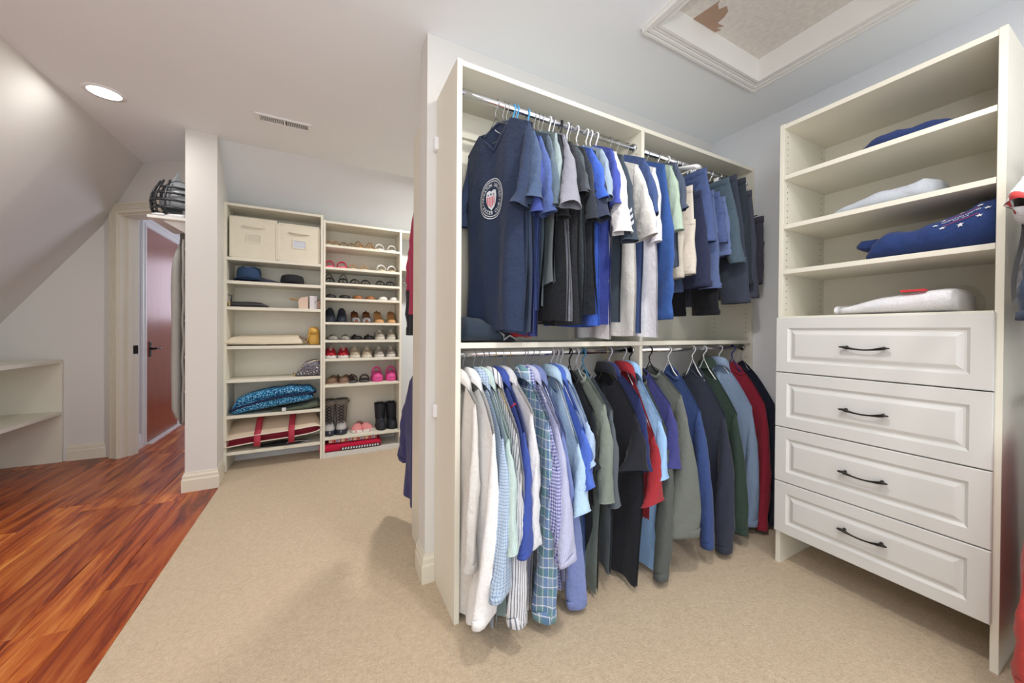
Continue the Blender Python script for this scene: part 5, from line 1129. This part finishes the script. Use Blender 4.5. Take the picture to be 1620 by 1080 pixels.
# shelf, helmet and hanging organiser on the far side of the partition
hs = thing('helmet_shelf', 'white shelf on the partition carrying the caged helmet', 'shelf', (-1.02, 3.7, 2.005))
obj('board', MB().box(-1.135, -.918, 3.46, 3.97, 1.99, 2.01), TRIMW, hs, world=True, bevel=.002)
obj('bracket', MB().prism([(-.918, 1.99), (-1.07, 1.99), (-.918, 1.90)], 3.52, 3.535, 'y'), TRIMW, hs, world=True)
hl = thing('helmet', 'black and white sports helmet with a wire face cage', 'helmet', (-1.02, 3.62, 2.0105), math.radians(38))
hl.scale = (1, 1, 1.22)
SHW = plain('helmet_white', 'e4e4e6', .35, var=.03); SHB = plain('helmet_black', '24262b', .35, var=0); SHG = plain('helmet_grey', '8e9398', .4, var=.1)
m = MB(); rings = []
for j in range(11):
    a = PI*j/10*.62; rings.append([(.108*math.sin(a)*math.cos(2*PI*k/24)+.02, .128*math.sin(a)*math.sin(2*PI*k/24), .12+.13*math.cos(a)) for k in range(24)])
obj('shell', MB().loft(rings, True), SHG, hl, True, solid=.006)
obj('stripe', MB().loft([[(.02+.112*math.cos(a)*c, y, .12+.134*math.sin(a)) for y, c in ((-.02, 1), (.02, 1))] for a in [PI*i/12 for i in range(13)]], False), SHB, hl, True, solid=.004, label='black centre stripe')
obj('crest', MB().prism([(-.03, .24), (.0, .30), (.012, .305), (.03, .24)], -.016, .016, 'y'), SHG, hl, bevel=.004)
obj('ear_guard', MB().lathe([(.001, .02), (.05, .018), (.07, .0), (.07, -.12), (.05, -.135), (.001, -.138)], 20, (.075, -.06, .13), .85, .9), SHW, hl, True, label='white padded ear guard')
m = MB()
for zz, rr in ((.19, .125), (.15, .145), (.105, .155), (.06, .15), (.012, .135)):
    m.tube([(.02-rr*math.sin(a)*1.05, rr*math.cos(a)*.95, zz) for a in [PI*(.04+.92*i/12) for i in range(13)]], .0068, 7)
for a in (.28, .42, .58, .72):
    m.tube([(.02-r_*math.sin(PI*a)*1.05, r_*math.cos(PI*a)*.95, z_) for z_, r_ in ((.235, .10), (.19, .125), (.15, .145), (.105, .155), (.06, .15), (.012, .135))], .0068, 7)
obj('face_cage', m, SHB, hl, True, label='black wire face cage')
obj('chin_strap', MB().tube([(-.09, -.07, .04), (-.125, -.06, .01), (-.13, -.03, .004), (-.1, 0, .006)], .007, 7), SHB, hl, True)
gl = thing('glove', 'white padded glove lying on the shelf edge before the helmet', 'glove', (-.985, 3.50, 2.0105))
obj('palm', xloft([(-.07, .012, .6, 0), (-.03, .026, 1, 0), (.05, .03, 1, 0)], .06, wr=.002), SHW, gl, True)
for i in range(4): obj('finger', MB().tube([(-.06, -.03+.019*i, .012), (-.10, -.033+.021*i, .011), (-.125, -.034+.022*i, .007)], [.010, .009, .006], 8), SHW, gl, True)
og = thing('hanging_organizer', 'tall grey canvas organiser with white shelf strips hanging beside the partition', 'organizer', (-.99, 3.62, .44))
CG = plain('grey_canvas', 'a9a8a2', .9, var=.08, vscale=14, bump=.3, bscale=200)
obj('case', MB().box(-.985, -.921, 3.56, 3.86,   .47, 1.92), plain('organizer_inside', '5d5a55', .95, var=.1), og, world=True, bevel=.01)
rings = []
for j in range(22):
    t = j/21; z = lerp(.445, 1.93, t); f = math.sin(min(1, t*9)*PI/2)**.5*math.sin(min(1, (1-t)*5)*PI/2)**.6; f = max(.12, f)
    rings.append([(-.958-.048*f+.046*f*math.cos(2*PI*k/18)+.002*math.sin(18*t+k), 3.70+.17*math.sin(2*PI*k/18)*max(.5, f), z) for k in range(18)])
obj('cover', MB().loft(rings, True, True, True), CG, og, True, world=True)
obj('piping', MB().tube([(-.957+.003*math.sin(j*1.3), 3.538-.006*math.sin(j), .47+1.4*j/24) for j in range(25)], .008, 7), CG, og, True, world=True)
for z in (.72, .98, 1.26, 1.58, 1.80): obj('shelf_strip', MB().box(-.953, -.921, 3.548, 3.70, z-.012, z+.012), SHW, og, world=True, bevel=.003)
obj('hanging_loop', MB().tube([(-.955, 3.6, 1.91), (-.96, 3.59, 1.95), (-.94, 3.585, 1.98), (-.925, 3.6, 1.975)], .022, 8, flat=.6), SHW, og, True, world=True, label='white hanging loop')
